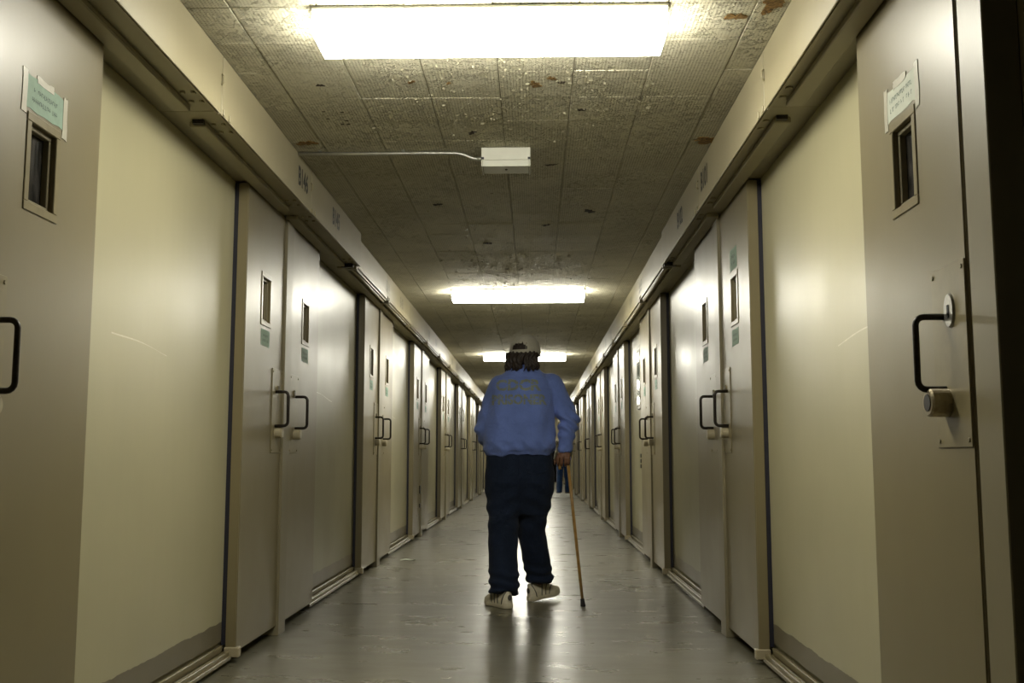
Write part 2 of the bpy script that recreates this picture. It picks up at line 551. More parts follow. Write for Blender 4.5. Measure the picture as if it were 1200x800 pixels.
# ------------------------------------------------------------------ walls behind the doors
def wall(side):
    bm = bmesh.new()
    a, b = sorted((sx(side, -0.10), sx(side, -0.22)))
    spans = [(Y_NEAR, Y_END)]
    if side == 1:
        spans = [(Y_NEAR, 1.50), (2.30, Y_END)]          # the cell doorway that stands open
        add_box(bm, a, b, 1.50, 2.30, 2.32, 2.65)
    for y0, y1 in spans:
        add_box(bm, a, b, y0, y1, 0, 2.65)
    bmesh.ops.recalc_face_normals(bm, faces=bm.faces)
    w = link('wall_' + SIDE[side], mesh_of(bm, 'wall'), 'soffit_paint')
    tag(w, 'wall of painted panels behind the sliding doors, on %s' % WALLREF[side].replace('the wall of', 'the side of'), 'wall', kind='structure')
    for n in range(-1, 10):
        y0, y1 = YP[n] + 0.835, YP[n + 1] - 0.78
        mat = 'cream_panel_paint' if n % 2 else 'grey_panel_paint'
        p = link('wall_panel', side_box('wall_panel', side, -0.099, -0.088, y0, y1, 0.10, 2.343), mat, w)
        if n <= 3:
            # pale scrape where the handles have rubbed along the panel
            ya = y0 + 0.35 if side == -1 else y0 + 0.03
            yb = min(ya + 0.55, y1 - 0.1)
            pts = [(sx(side, -0.0875), ya + (yb - ya) * t, 1.415 - 0.03 * t + 0.006 * math.sin(5 * t + n)) for t in np.linspace(0, 1, 12)]
            bm2 = bmesh.new()
            lo_, hi_ = [], []
            for i_, q_ in enumerate(pts):
                hh = 0.0005 + 0.0022 * abs(math.sin(2.6 * i_ / 11 + n + side))
                lo_.append(bm2.verts.new((q_[0], q_[1], q_[2] - hh)))
                hi_.append(bm2.verts.new((q_[0], q_[1], q_[2] + hh)))
            for i_ in range(11):
                bm2.faces.new((lo_[i_], lo_[i_ + 1], hi_[i_ + 1], hi_[i_]))
            link('scrape_mark', mesh_of(bm2, 'scrape_mark'), 'scraped', w)
        if n == -1 and side == 1:
            link('drill_hole', cyl_mesh('drill_hole', (sx(side, -0.0885), 3.42, 1.045), (sx(side, -0.0865), 3.42, 1.045), 0.007, 10), 'black_gap', w)
        if n == 1 and side == 1:
            # a tall slot of greenish glass and a keyed slot in the pale panel
            yc = 10.92
            link('slot_frame', side_box('slot_frame', side, -0.088, -0.070, yc - 0.17, yc + 0.17, 1.48, 2.16, 0.006), 'plate_paint', w)
            link('slot_glass', side_box('slot_glass', side, -0.070, -0.066, yc - 0.13, yc + 0.13, 1.53, 2.11), 'green_glass', w)
            for k in range(3):
                link('slot_plate', side_box('slot_plate', side, -0.088, -0.080, yc - 0.05, yc + 0.06, 0.86 + 0.055 * k, 0.90 + 0.055 * k), 'dark_metal', w)
    return w
plain('scraped', (0.52, 0.49, 0.36), 0.4)
plain('green_glass', (0.05, 0.085, 0.05), 0.12, 0, 0.7, 9)
WALL = {s: wall(s) for s in (-1, 1)}
# the open cell behind the doorway
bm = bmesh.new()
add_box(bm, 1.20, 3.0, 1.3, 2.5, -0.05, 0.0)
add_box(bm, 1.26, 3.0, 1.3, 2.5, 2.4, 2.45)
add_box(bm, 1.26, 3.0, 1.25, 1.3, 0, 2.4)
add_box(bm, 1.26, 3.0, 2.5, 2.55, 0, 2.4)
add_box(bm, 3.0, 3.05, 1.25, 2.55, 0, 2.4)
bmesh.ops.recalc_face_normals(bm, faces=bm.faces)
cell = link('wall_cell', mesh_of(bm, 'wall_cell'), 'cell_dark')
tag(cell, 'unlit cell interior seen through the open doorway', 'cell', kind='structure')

# ------------------------------------------------------------------ sliding doors
DW, DZ0, DZ1 = 0.755, 0.055, 2.335
WZ0, WZ1, WHW = 1.685, 1.915, 0.075        # opening of the vision window

def door_panel_mesh():
    bm = bmesh.new()
    hw = DW / 2
    ys = [-hw, -WHW, WHW, hw]
    zs = [DZ0, WZ0, WZ1, DZ1]
    f = {(i, j): bm.verts.new((0.0, ys[i], zs[j])) for i in range(4) for j in range(4)}
    k = {(i, j): bm.verts.new((-0.05, ys[i], zs[j])) for i in range(4) for j in range(4)}
    for i in range(3):
        for j in range(3):
            if (i, j) == (1, 1):
                continue
            bm.faces.new((f[i, j], f[i + 1, j], f[i + 1, j + 1], f[i, j + 1]))
            bm.faces.new((k[i, j], k[i, j + 1], k[i + 1, j + 1], k[i + 1, j]))
    for i in range(3):
        bm.faces.new((f[i, 0], k[i, 0], k[i + 1, 0], f[i + 1, 0]))
        bm.faces.new((f[i, 3], f[i + 1, 3], k[i + 1, 3], k[i, 3]))
        bm.faces.new((f[0, i], f[0, i + 1], k[0, i + 1], k[0, i]))
        bm.faces.new((f[3, i], k[3, i], k[3, i + 1], f[3, i + 1]))
    w = [(1, 1), (2, 1), (2, 2), (1, 2)]
    for a in range(4):
        p, q = w[a], w[(a + 1) % 4]
        bm.faces.new((f[p], f[q], k[q], k[p]))
    bmesh.ops.recalc_face_normals(bm, faces=bm.faces)
    es = [e for e in bm.edges if all(abs(v.co.x) < 1e-6 for v in e.verts) and
          (all(abs(abs(v.co.y) - hw) < 1e-6 for v in e.verts))]
    bmesh.ops.bevel(bm, geom=es, offset=0.004, segments=2, affect='EDGES')
    return mesh_of(bm, 'door_panel')

def frame_mesh(name, y0, y1, z0, z1, w, x0, x1):
    bm = bmesh.new()
    add_box(bm, x0, x1, y0 - w, y1 + w, z1, z1 + w, 0.002)
    add_box(bm, x0, x1, y0 - w, y1 + w, z0 - w, z0, 0.002)
    add_box(bm, x0, x1, y0 - w, y0, z0, z1, 0.002)
    add_box(bm, x0, x1, y1, y1 + w, z0, z1, 0.002)
    bmesh.ops.recalc_face_normals(bm, faces=bm.faces)
    return mesh_of(bm, name)

def handle_pts(y, z0, z1, d, r=0.022):
    pts = [(0.0, y, z0)]
    for k in range(5):
        a = -math.pi / 2 + k / 4 * math.pi / 2
        pts.append((d - r + r * math.cos(a), y, z0 + r + r * math.sin(a)))
    for k in range(5):
        a = k / 4 * math.pi / 2
        pts.append((d - r + r * math.cos(a), y, z1 - r + r * math.sin(a)))
    pts.append((0.0, y, z1))
    return pts

ME = {}
ME['panel'] = door_panel_mesh()
ME['wframe'] = frame_mesh('window_frame', -WHW, WHW, WZ0, WZ1, 0.026, 0.0, 0.004)
ME['wstop'] = frame_mesh('glazing_bead', -WHW + 0.014, WHW - 0.014, WZ0 + 0.014, WZ1 - 0.014, 0.014, -0.034, -0.012)
ME['glass'] = box_mesh('window_glass', -0.036, -0.030, -WHW, WHW, WZ0, WZ1)
HE = DW / 2
for e in (1, -1):
    yh = e * (HE - 0.145)
    a, b = sorted((e * (HE - 0.215), e * (HE - 0.004)))
    ME['plate', e] = box_mesh('lock_plate', 0.0, 0.004, a, b, 0.995, 1.455, 0.0015)
    ME['handle', e] = tube_mesh('pull_handle', handle_pts(yh, 1.142, 1.328, 0.075), 0.0085, 10)
    ME['lock', e] = cyl_mesh('lock_cylinder', (0.004, yh + e * 0.02, 1.105), (0.045, yh + e * 0.02, 1.105), 0.030, 18, 0.006)
    ME['escut', e] = cyl_mesh('keyhole_plate', (0.004, yh + e * 0.045, 1.345), (0.010, yh + e * 0.045, 1.345), 0.020, 16, 0.002)
    bm = bmesh.new()
    add_box(bm, 0.010, 0.0115, yh + e * 0.045 - 0.005, yh + e * 0.045 + 0.005, 1.330, 1.362)
    bmesh.ops.recalc_face_normals(bm, faces=bm.faces)
    ME['keyhole', e] = mesh_of(bm, 'keyhole')
    a, b = sorted((-e * (HE - 0.004), -e * (HE - 0.030)))
    ME['seal', e] = box_mesh('rubber_seal', -0.072, -0.0505, a, b, DZ0 + 0.03, DZ1)
    a, b = sorted((-e * (HE + 0.012), -e * (HE - 0.035)))
    ME['clip', e] = box_mesh('guide_clip', -0.055, 0.016, a, b, 0.028, 0.075, 0.004)
ME['screw'] = cyl_mesh('screw', (0.004, 0, 0), (0.007, 0, 0), 0.006, 8, 0.001)

def notice_mesh(y0, y1, z0, z1, seed, x=0.0012, ragged=0.004):
    r = random.Random(seed)
    bm = bmesh.new()
    outline = []
    def edge(a, b, n):
        for k in range(n):
            t = k / n
            outline.append((a[0] + (b[0] - a[0]) * t + r.uniform(-1, 1) * ragged, a[1] + (b[1] - a[1]) * t + r.uniform(-1, 1) * ragged))
    edge((y0, z0), (y1, z0), 6); edge((y1, z0), (y1, z1), 4); edge((y1, z1), (y0, z1), 6); edge((y0, z1), (y0, z0), 4)
    f = [bm.verts.new((x, p[0], p[1])) for p in outline]
    k = [bm.verts.new((0.0002, p[0], p[1])) for p in outline]
    bm.faces.new(f)
    m = len(f)
    for i in range(m):
        bm.faces.new((f[i], f[(i + 1) % m], k[(i + 1) % m], k[i]))
    bmesh.ops.recalc_face_normals(bm, faces=bm.faces)
    return mesh_of(bm, 'paper_notice')

def ink_mesh(y0, y1, z0, z1, lines, seed, x=0.0016):
    """two or three rows of small illegible print"""
    r = random.Random(seed)
    bm = bmesh.new()
    h = (z1 - z0) / (lines * 2 - 1)
    for L in range(lines):
        z = z1 - L * 2 * h
        m = r.uniform(0, 0.12) * (y1 - y0)
        y = y0 + m
        while y < y1 - m - 0.006:
            w = r.uniform(0.006, 0.011)
            if r.random() > 0.14:
                zz = z - h * r.uniform(0.75, 1.0)
                vs = [bm.verts.new((x, y, zz)), bm.verts.new((x, y + w * 0.35, zz)), bm.verts.new((x, y + w * 0.35, z)), bm.verts.new((x, y, z))]
                bm.faces.new(vs)
                zc = r.choice((z, z - h * 0.45, z - h * 0.8))
                vs = [bm.verts.new((x, y, zc - h * 0.2)), bm.verts.new((x, y + w * 0.8, zc - h * 0.2)), bm.verts.new((x, y + w * 0.8, zc)), bm.verts.new((x, y, zc))]
                bm.faces.new(vs)
            y += w
    return mesh_of(bm, 'small_print')

door_no = [0]
def make_door(side, n, which):
    """which = 'near' or 'far' of the post n"""
    door_no[0] += 1
    yc = YP[n] + (-0.055 - HE if which == 'near' else (0.128 if n >= 0 else 0.100) + HE)
    # handle end: towards the post.  Right-hand doors are turned round to face the corridor.
    e = 1 if which == 'near' else -1
    if side == 1:
        e = -e
    root = empty('door_%d' % door_no[0], (sx(side, -0.015), yc, 0), 0.0 if side == -1 else math.pi)
    root['kind'] = 'structure'
    root['category'] = 'door'
    detail = n <= 3
    P = lambda nm, me, mt: link(nm, me, mt, root)
    P('door_panel', ME['panel'], 'door_paint')
    fr = P('window_frame', ME['wframe'], 'plate_paint')
    P('window_glass', ME['glass'], 'pane_glass')
    P('pull_handle', ME['handle', e], 'dark_metal')
    P('lock_plate', ME['plate', e], 'plate_paint')
    if which == 'near':
        P('rubber_seal', ME['seal', e], 'seal_rubber')
    if detail:
        link('glazing_bead', ME['wstop'], 'post_paint', fr)
        special = (side == 1 and n == -1)
        yh = e * (HE - 0.145)
        if special:
            P('lock_cylinder', cyl_mesh('lock_cylinder', (0.004, yh + e * 0.005, 1.108), (0.055, yh + e * 0.005, 1.108), 0.036, 24, 0.005), 'brass_steel')
            lk = P('lock_core', cyl_mesh('lock_core', (0.055, yh + e * 0.005, 1.108), (0.057, yh + e * 0.005, 1.108), 0.022, 20, 0.001), 'dark_metal')
            bm = bmesh.new()
            vs0, vs1 = [], []
            for k in range(28):
                a = 2 * math.pi * k / 28
                vs0.append(bm.verts.new((0.004, yh + e * 0.048 + 0.030 * math.cos(a), 1.338 + 0.044 * math.sin(a))))
                vs1.append(bm.verts.new((0.010, yh + e * 0.048 + 0.027 * math.cos(a), 1.338 + 0.041 * math.sin(a))))
            for k in range(28):
                bm.faces.new((vs0[k], vs0[(k + 1) % 28], vs1[(k + 1) % 28], vs1[k]))
            bm.faces.new(vs1)
            bmesh.ops.recalc_face_normals(bm, faces=bm.faces)
            es = P('keyhole_plate', mesh_of(bm, 'keyhole_plate'), 'steel')
            link('keyhole', tube_mesh('keyhole', [(0.010, yh + e * 0.048, 1.325), (0.0112, yh + e * 0.048, 1.325)], 0.007, 10), 'black_gap', es)
            link('keyhole', box_mesh('keyhole', 0.010, 0.0112, yh + e * 0.048 - 0.006, yh + e * 0.048 + 0.006, 1.325, 1.352), 'black_gap', es)
        else:
            P('lock_cylinder', ME['lock', e], 'lock_paint')
            es = P('keyhole_plate', ME['escut', e], 'plate_paint')
            link('keyhole', ME['keyhole', e], 'black_gap', es)
        pl = [c for c in root.children if c.name.startswith('lock_plate')][0]
        for yy in (e * (HE - 0.20), e * (HE - 0.02)):
            for zz in (1.012, 1.437):
                link('screw', ME['screw'], 'plate_paint', pl, (0, yy, zz))
        # taped notices
        def notice(y0, y1, z0, z1, mt, seed, taped=False, lines=2):
            pn = P('paper_notice', notice_mesh(y0, y1, z0, z1, seed, ragged=0.005 if taped else 0.0015), mt)
            link('small_print', ink_mesh(y0 + (y1 - y0) * 0.14, y1 - (y1 - y0) * 0.14, z0 + (z1 - z0) * 0.25, z1 - (z1 - z0) * 0.3, lines, seed), 'ink', pn)
            if taped:
                for ya, yb, za, zb in ((y0 - 0.012, y0 + 0.016, z0 - 0.02, z1 + 0.012), (y1 - 0.016, y1 + 0.012, z0 - 0.025, z1 + 0.008), (y0 + 0.07, y0 + 0.17, z1 - 0.010, z1 + 0.012)):
                    link('tape_strip', notice_mesh(ya, yb, za, zb, seed + int(ya * 1000), x=0.0021, ragged=0.003), 'tape', pn)
        if n == -1:
            if which == 'far':
                notice(-0.125, 0.125, 1.95, 2.045, 'paper_green' if side == -1 else 'paper_white', 31 + side, True)
        else:
            if not (side == 1 and n == 0 and which == 'near') or True:
                notice(-0.085, 0.085, 1.555, 1.640, 'paper_green', n * 10 + side + 50 + (3 if which == 'near' else 0))
            if side == 1 and n == 0 and which == 'near':
                notice(-0.095, 0.085, 1.955, 2.07, 'paper_green', 77)
        if which == 'near':
            P('guide_clip', ME['clip', e], 'edge_paint')
        if side == -1 and n == 2 and which == 'near':
            for zz, hh in ((0.53, 0.10), (0.36, 0.05)):
                P('dark_slot_plate', box_mesh('dark_slot_plate', 0.0, 0.012, e * (HE - 0.05) - 0.04, e * (HE - 0.05) + 0.04, zz, zz + hh, 0.003), 'dark_metal')
    return root

LAB = {
    (-1, -1, 'far'): 'taupe sliding cell door with a mint notice taped above its window',
    (1, -1, 'far'): 'taupe sliding cell door with a white torn notice above its window and big round lock',
    (-1, 0, 'near'): 'taupe sliding cell door under the stencilled number B146',
    (-1, 0, 'far'): 'taupe sliding cell door under the stencilled number B145',
    (1, 0, 'near'): 'taupe sliding cell door with mint notices both above and below its window',
    (1, 0, 'far'): 'taupe sliding cell door sharing a post with the door that has two mint notices',
    (-1, 2, 'near'): 'taupe sliding cell door with two small dark plates low on its edge',
    (1, 1, 'far'): 'taupe sliding cell door beside the cream panel with a tall green glass slot, handles nearest it',
}
for side in (-1, 1):
    for n in range(-1, 11):
        for which in ('near', 'far'):
            if n == -1 and which == 'near':
                continue
            d = make_door(side, n, which)
            key = (side, n, which)
            if key in LAB:
                d['label'] = LAB[key]
            else:
                d['label'] = 'closed taupe sliding cell door with small window, beyond the walking person, on %s' % WALLREF[side]
                d['group'] = 'cell doors further along ' + WALLREF[side]

# posts between the paired doors
tn = [0]
def trim(label, cat, group=None, data=None, mat=None):
    tn[0] += 1
    o = link('trim_%d' % tn[0], data, mat) if data is not None else empty('trim_%d' % tn[0])
    return tag(o, label, cat, group, 'structure')

for side in (-1, 1):
    for n in range(-1, 11):
        yp = YP[n]
        me = side_box('door_post', side, -0.099, 0.0 if n >= 0 else -0.014, yp - 0.055, yp + (0.097 if n >= 0 else 0.080), 0.0, 2.33, 0.003)
        if n == -1:
            lb, g = ('flat taupe door post between the open dark cell and the round lock' if side == 1 else 'flat taupe door post beside the door with the taped mint notice'), None
        elif n == 0:
            lb, g = ('flat taupe door post between cells B146 and B145' if side == -1 else 'flat taupe door post between the pair of doors bearing mint notices opposite B146'), None
        else:
            lb, g = 'slim taupe post standing between a pair of cell doors, beyond the walking person, on %s' % WALLREF[side], 'door posts along ' + WALLREF[side]
        trim(lb, 'door post', g, me, 'post_paint')

# floor guide rail along the foot of each wall
for side in (-1, 1):
    bm = bmesh.new()
    a, b = sorted((sx(side, -0.095), sx(side, -0.015)))
    def seg(u0, u1, z0, z1, y0, y1):
        p, q = sorted((sx(side, u0), sx(side, u1)))
        add_box(bm, p, q, y0, y1, z0, z1, 0.002)
    spans = [(YP[n] + 0.10, YP[n + 1] - 0.052) for n in range(-1, 10)]
    for y0, y1 in spans:
        seg(-0.085, -0.070, 0.02, 0.050, y0, y1)
    for n in range(-1, 10):
        y0, y1 = YP[n] + 0.87, YP[n + 1] - 0.83
        seg(-0.087, -0.074, 0.055, 0.085, y0, y1)
        seg(-0.055, -0.040, 0.030, 0.060, y0, y1)
        seg(-0.040, -0.030, 0.022, 0.040, y0, y1)
    bmesh.ops.recalc_face_normals(bm, faces=bm.faces)
    o = link('baseboard_' + SIDE[side], mesh_of(bm, 'floor_guide'), 'door_paint')
    tag(o, 'ribbed metal door guide along the foot of %s' % WALLREF[side], 'door guide', kind='structure')

# ------------------------------------------------------------------ track housings over the doors
SEAM0, SEAMP = 3.94, 1.645
BOLT = cyl_mesh('bolt', (0, 0, 0), (0, 0, -0.008), 0.011, 6, 0.002)
BOLT.materials.append(MATS['soffit_paint'])
for side in (-1, 1):
    ufn = 0.16 if side == -1 else 0.125
    uff = 0.115 if side == -1 else 0.105
    k = -4
    while True:
        y0 = SEAM0 + SEAMP * k
        y1 = min(y0 + SEAMP, Y_END - 0.01)
        if y0 > Y_END - 0.3:
            break
        near = k < 2
        uf = ufn if near else uff
        g = 'track housing covers along ' + WALLREF[side]
        if k < 0:
            lb = 'cream track housing cover above the cream panel, with a latch at its seam, on %s' % WALLREF[side]
        elif k == 0:
            lb = 'cream track housing cover stencilled %s' % NUMS[side, 0][0]
        elif k == 1:
            lb = 'cream track housing cover stencilled %s' % NUMS[side, 0][1]
        else:
            lb = 'cream track housing cover over far cell doors, beyond the walking person, on %s' % WALLREF[side]
        t = trim(lb, 'track housing', g if k < 0 or k > 1 else None)
        gap = 0.004
        zb = 2.332 if near else 2.352
        link('cover_panel', side_box('cover_panel', side, uf - 0.006, uf, y0 + gap, y1 - gap, zb, CEIL - 0.004, 0.0015), 'housing_paint', t)
        link('backing_strip', side_box('backing_strip', side, uf - 0.012, uf - 0.0065, y0, y1, zb + 0.02, CEIL - 0.004), 'dark_chip', t)
        s = link('soffit_panel', side_box('soffit_panel', side, -0.099, uf - 0.013, y0 + gap / 2, y1 - gap / 2, 2.347, 2.352), 'soffit_paint', t)
        link('lip', side_box('lip', side, uf - 0.024, uf - 0.012, y0 + gap, y1 - gap, 2.336, 2.347, 0.001), 'edge_paint', t)
        if near:
            link('track_rail', side_box('track_rail', side, -0.010, 0.058, y0 + (0.12 if k > -3 else 0), y1 - 0.07, 2.322, 2.347, 0.004), 'soffit_paint', t)
            if k == 0: link('rail_stop', side_box('rail_stop', side, 0.010, 0.055, y0 + 0.095, y0 + 0.119, 2.330, 2.347), 'dark_metal', t)
            if -1 <= k:
                for yy in (y0 + 0.16, y0 + 0.26, y1 - 0.12, y1 - 0.22):
                    for uu in (0.078, uf - 0.04):
                        link('bolt', BOLT, None, s, (sx(side, uu), yy, 2.347))
            if k == 1:
                link('end_cap', side_box('end_cap', side, uff + 0.001, uf - 0.006, y1 - 0.012, y1 - gap - 0.001, 2.336, CEIL - 0.004), 'soffit_paint', t)
                link('rail_bracket', side_box('rail_bracket', side, 0.03, 0.115, y1 - 0.07, y1 - 0.015, 2.318, 2.346, 0.004), 'dark_metal', t)
        else:
            link('track_rail', side_box('track_rail', side, -0.010, 0.050, y0, y1, 2.322, 2.347, 0.004), 'soffit_paint', t)
            link('guide_rod', tube_mesh('guide_rod', [(sx(side, 0.080), y0, 2.333), (sx(side, 0.080), y1, 2.333)], 0.010, 8), 'edge_paint', t)
            link('rail_bracket', side_box('rail_bracket', side, 0.052, uff + 0.012, y0 + 0.01, y0 + 0.06, 2.318, 2.345, 0.003), 'post_paint', t)
        # small hinge tabs either side of each seam
        if k < 8:
            for dy in (0.022, 0.10):
                link('hinge_tab', side_box('hinge_tab', side, uf, uf + 0.006, y0 + dy - 0.008, y0 + dy + 0.008, zb + 0.002, zb + 0.028, 0.002), 'housing_paint', t)
            if near:
                link('latch', tube_mesh('latch', [(sx(side, uf + 0.001), y0 - 0.012, 2.450), (sx(side, uf + 0.010), y0 - 0.016, 2.460), (sx(side, uf + 0.010), y0 - 0.016, 2.486), (sx(side, uf + 0.001), y0 - 0.012, 2.496)], 0.004, 6), 'housing_paint', t)
        k += 1

# stencilled cell numbers on the housings
cell_no = {-1: 146, 1: 101}
for side in (-1, 1):
    for n in range(0, 4):
        for j, dy in ((0, -0.40), (1, 0.52)):
            num = 'B%d' % (146 - 2 * n - j if side == -1 else 101 + 2 * n + j)
            y = YP[n] + dy
            kk = int((y - SEAM0) // SEAMP)
            near = kk < 2
            uf = (0.16 if side == -1 else 0.125) if near else (0.115 if side == -1 else 0.105)
            me = text_mesh(num, 0.11, 0.80, 0.035)
            par = None
            for o in COL.objects:
                if o.name.startswith('cover_panel') and o.data and abs(o.data.vertices[0].co.x - sx(side, uf)) < 0.02:
                    ysx = [v.co.y for v in o.data.vertices]
                    if min(ysx) < y < max(ysx):
                        par = o
                        break
            t = link('stencil_number', me, 'stencil_black' if n == 0 else 'stencil_grey', par,
                     (sx(side, uf + 0.0012), y, 2.462), (math.pi / 2, 0, math.pi / 2 if side == -1 else -math.pi / 2))

# ------------------------------------------------------------------ ceiling lights
def make_light(i, y):
    xa, xb = -0.795, 0.475
    root = empty('ceiling_light', ((xa + xb) / 2, y + 0.15, CEIL))
    hw = (xb - xa) / 2
    link('housing', box_mesh('housing', -hw - 0.004, hw + 0.004, -0.155, 0.155, -0.014, -0.003, 0.002), 'box_white', root)
    # prismatic wrap diffuser: a shallow trough that narrows downwards
    bm = bmesh.new()
    prof = [(-0.150, -0.0145), (-0.150, -0.045), (-0.142, -0.080), (-0.112, -0.102), (0.085, -0.102), (0.118, -0.080), (0.128, -0.045), (0.130, -0.0145)]
    rings = []
    for x in (-hw, hw):
        rings.append([bm.verts.new((x - math.copysign(0.0, x), p[0], p[1])) for p in prof])
    for k in range(len(prof) - 1):
        bm.faces.new((rings[0][k], rings[0][k + 1], rings[1][k + 1], rings[1][k]))
    bm.faces.new(rings[0]); bm.faces.new(rings[1])
    bm.faces.new((rings[0][0], rings[1][0], rings[1][-1], rings[0][-1]))
    bmesh.ops.recalc_face_normals(bm, faces=bm.faces)
    link('diffuser', mesh_of(bm, 'diffuser'), 'diffuser_glow', root)
    for s in (-1, 1):
        a, b = sorted((s * (hw + 0.0005), s * (hw + 0.006)))
        link('end_cap', box_mesh('end_cap', a, b, -0.152, 0.152, -0.040, -0.014, 0.002), 'box_white', root)
    return root
LY = [3.50] + [9.70 + 6.12 * i for i in range(6)]
for i, y in enumerate(LY):
    t = make_light(i, y)
    tag(t, ['long white fluorescent ceiling light facing the junction box and conduit',
            'white fluorescent ceiling light next along after the junction box',
            'white fluorescent ceiling light glowing beyond the white cap, second after the junction box',
            'white fluorescent ceiling light, third along after the junction box',
            'white fluorescent ceiling light, fourth along after the junction box',
            'white fluorescent ceiling light, last but one before the end wall',
            'white fluorescent ceiling light closest to the end wall'][i], 'ceiling light', 'fluorescent ceiling lights')

# ------------------------------------------------------------------ junction box and conduit
jb = empty('junction_box', (-0.148, 5.27, CEIL))
tag(jb, 'white metal junction box screwed to the peeling ceiling', 'junction box')
link('box_body', box_mesh('box_body', -0.120, 0.120, -0.075, 0.085, -0.098, -0.003, 0.003), 'box_white', jb)
bm = bmesh.new()
add_box(bm, -0.128, 0.128, -0.083, -0.076, -0.070, -0.003, 0.002)
add_box(bm, -0.128, -0.121, -0.083, 0.088, -0.105, -0.07, 0.002)
add_box(bm, 0.121, 0.128, -0.083, 0.088, -0.105, -0.07, 0.002)
add_box(bm, -0.1205, 0.1205, -0.083, -0.076, -0.105, -0.0705, 0.002)
bmesh.ops.recalc_face_normals(bm, faces=bm.faces)
link('cover', mesh_of(bm, 'cover'), 'box_white', jb)
for s in (-1, 1):
    link('knockout', box_mesh('knockout', s * 0.121 - 0.007, s * 0.121 + 0.007, -0.0855, -0.0832, -0.068, -0.056), 'black_gap', jb)
link('cover_screw', cyl_mesh('cover_screw', (0, 0.0, -0.098), (0, 0.0, -0.102), 0.007, 10, 0.001), 'dark_metal', jb)
cd = empty('conduit', (-0.27, 5.24, CEIL - 0.03))
tag(cd, 'thin bare metal conduit running along the ceiling to the white junction box', 'conduit')
link('conduit_pipe', tube_mesh('conduit_pipe', [(-0.004, -0.0, -0.020), (-0.05, 0, -0.018), (-0.10, 0, 0.004), (-0.14, 0, 0.012), (-0.30, 0, 0.014), (-0.60, 0.005, 0.014), (-0.975, 0.0, 0.014)], 0.0095, 10), 'galv', cd)
link('conduit_connector', tube_mesh('conduit_connector', [(-0.001, 0, -0.020), (-0.03, 0, -0.019)], 0.013, 12), 'galv', cd)
for x in (-0.42, -0.86):
    link('pipe_strap', box_mesh('pipe_strap', x - 0.008, x + 0.008, -0.026, 0.026, 0.022, 0.027, 0.001), 'galv', cd)

# ------------------------------------------------------------------ figures: smooth surfaces grown from distance fields
def smin(a, b, k):
    h = np.clip(0.5 + 0.5 * (b - a) / k, 0, 1)
    return b * (1 - h) + a * h - k * h * (1 - h)

def rcone(G, a, b, ra, rb):
    """tapered capsule"""
    a = np.array(a, float); b = np.array(b, float)
    d = b - a
    px, py, pz = G[0] - a[0], G[1] - a[1], G[2] - a[2]
    t = np.clip((px * d[0] + py * d[1] + pz * d[2]) / d.dot(d), 0, 1)
    return np.sqrt((px - t * d[0]) ** 2 + (py - t * d[1]) ** 2 + (pz - t * d[2]) ** 2) - (ra + (rb - ra) * t)

def ellip(G, c, r, yaw=0.0):
    x, y, z = G[0] - c[0], G[1] - c[1], G[2] - c[2]
    ca, sa = math.cos(yaw), math.sin(yaw)
    u = x * ca - y * sa
    v = x * sa + y * ca
    q = np.sqrt((u / r[0]) ** 2 + (v / r[1]) ** 2 + (z / r[2]) ** 2)
    return (q - 1) * min(r)

def loft(G, zs, cx, cy, ax, ay, e=2.3):
    z = G[2]
    f = lambda arr: np.interp(z, zs, arr)
    q = (np.abs((G[0] - f(cx)) / f(ax)) ** e + np.abs((G[1] - f(cy)) / f(ay)) ** e) ** (1 / e)
    d = (q - 1) * np.minimum(f(ax), f(ay))
    return np.maximum(d, np.maximum(zs[0] - z, z - zs[-1]))

def grid(lo, hi, h):
    ax = [np.arange(lo[i], hi[i] + h, h) for i in range(3)]
    return (ax[0][:, None, None], ax[1][None, :, None], ax[2][None, None, :]), ax

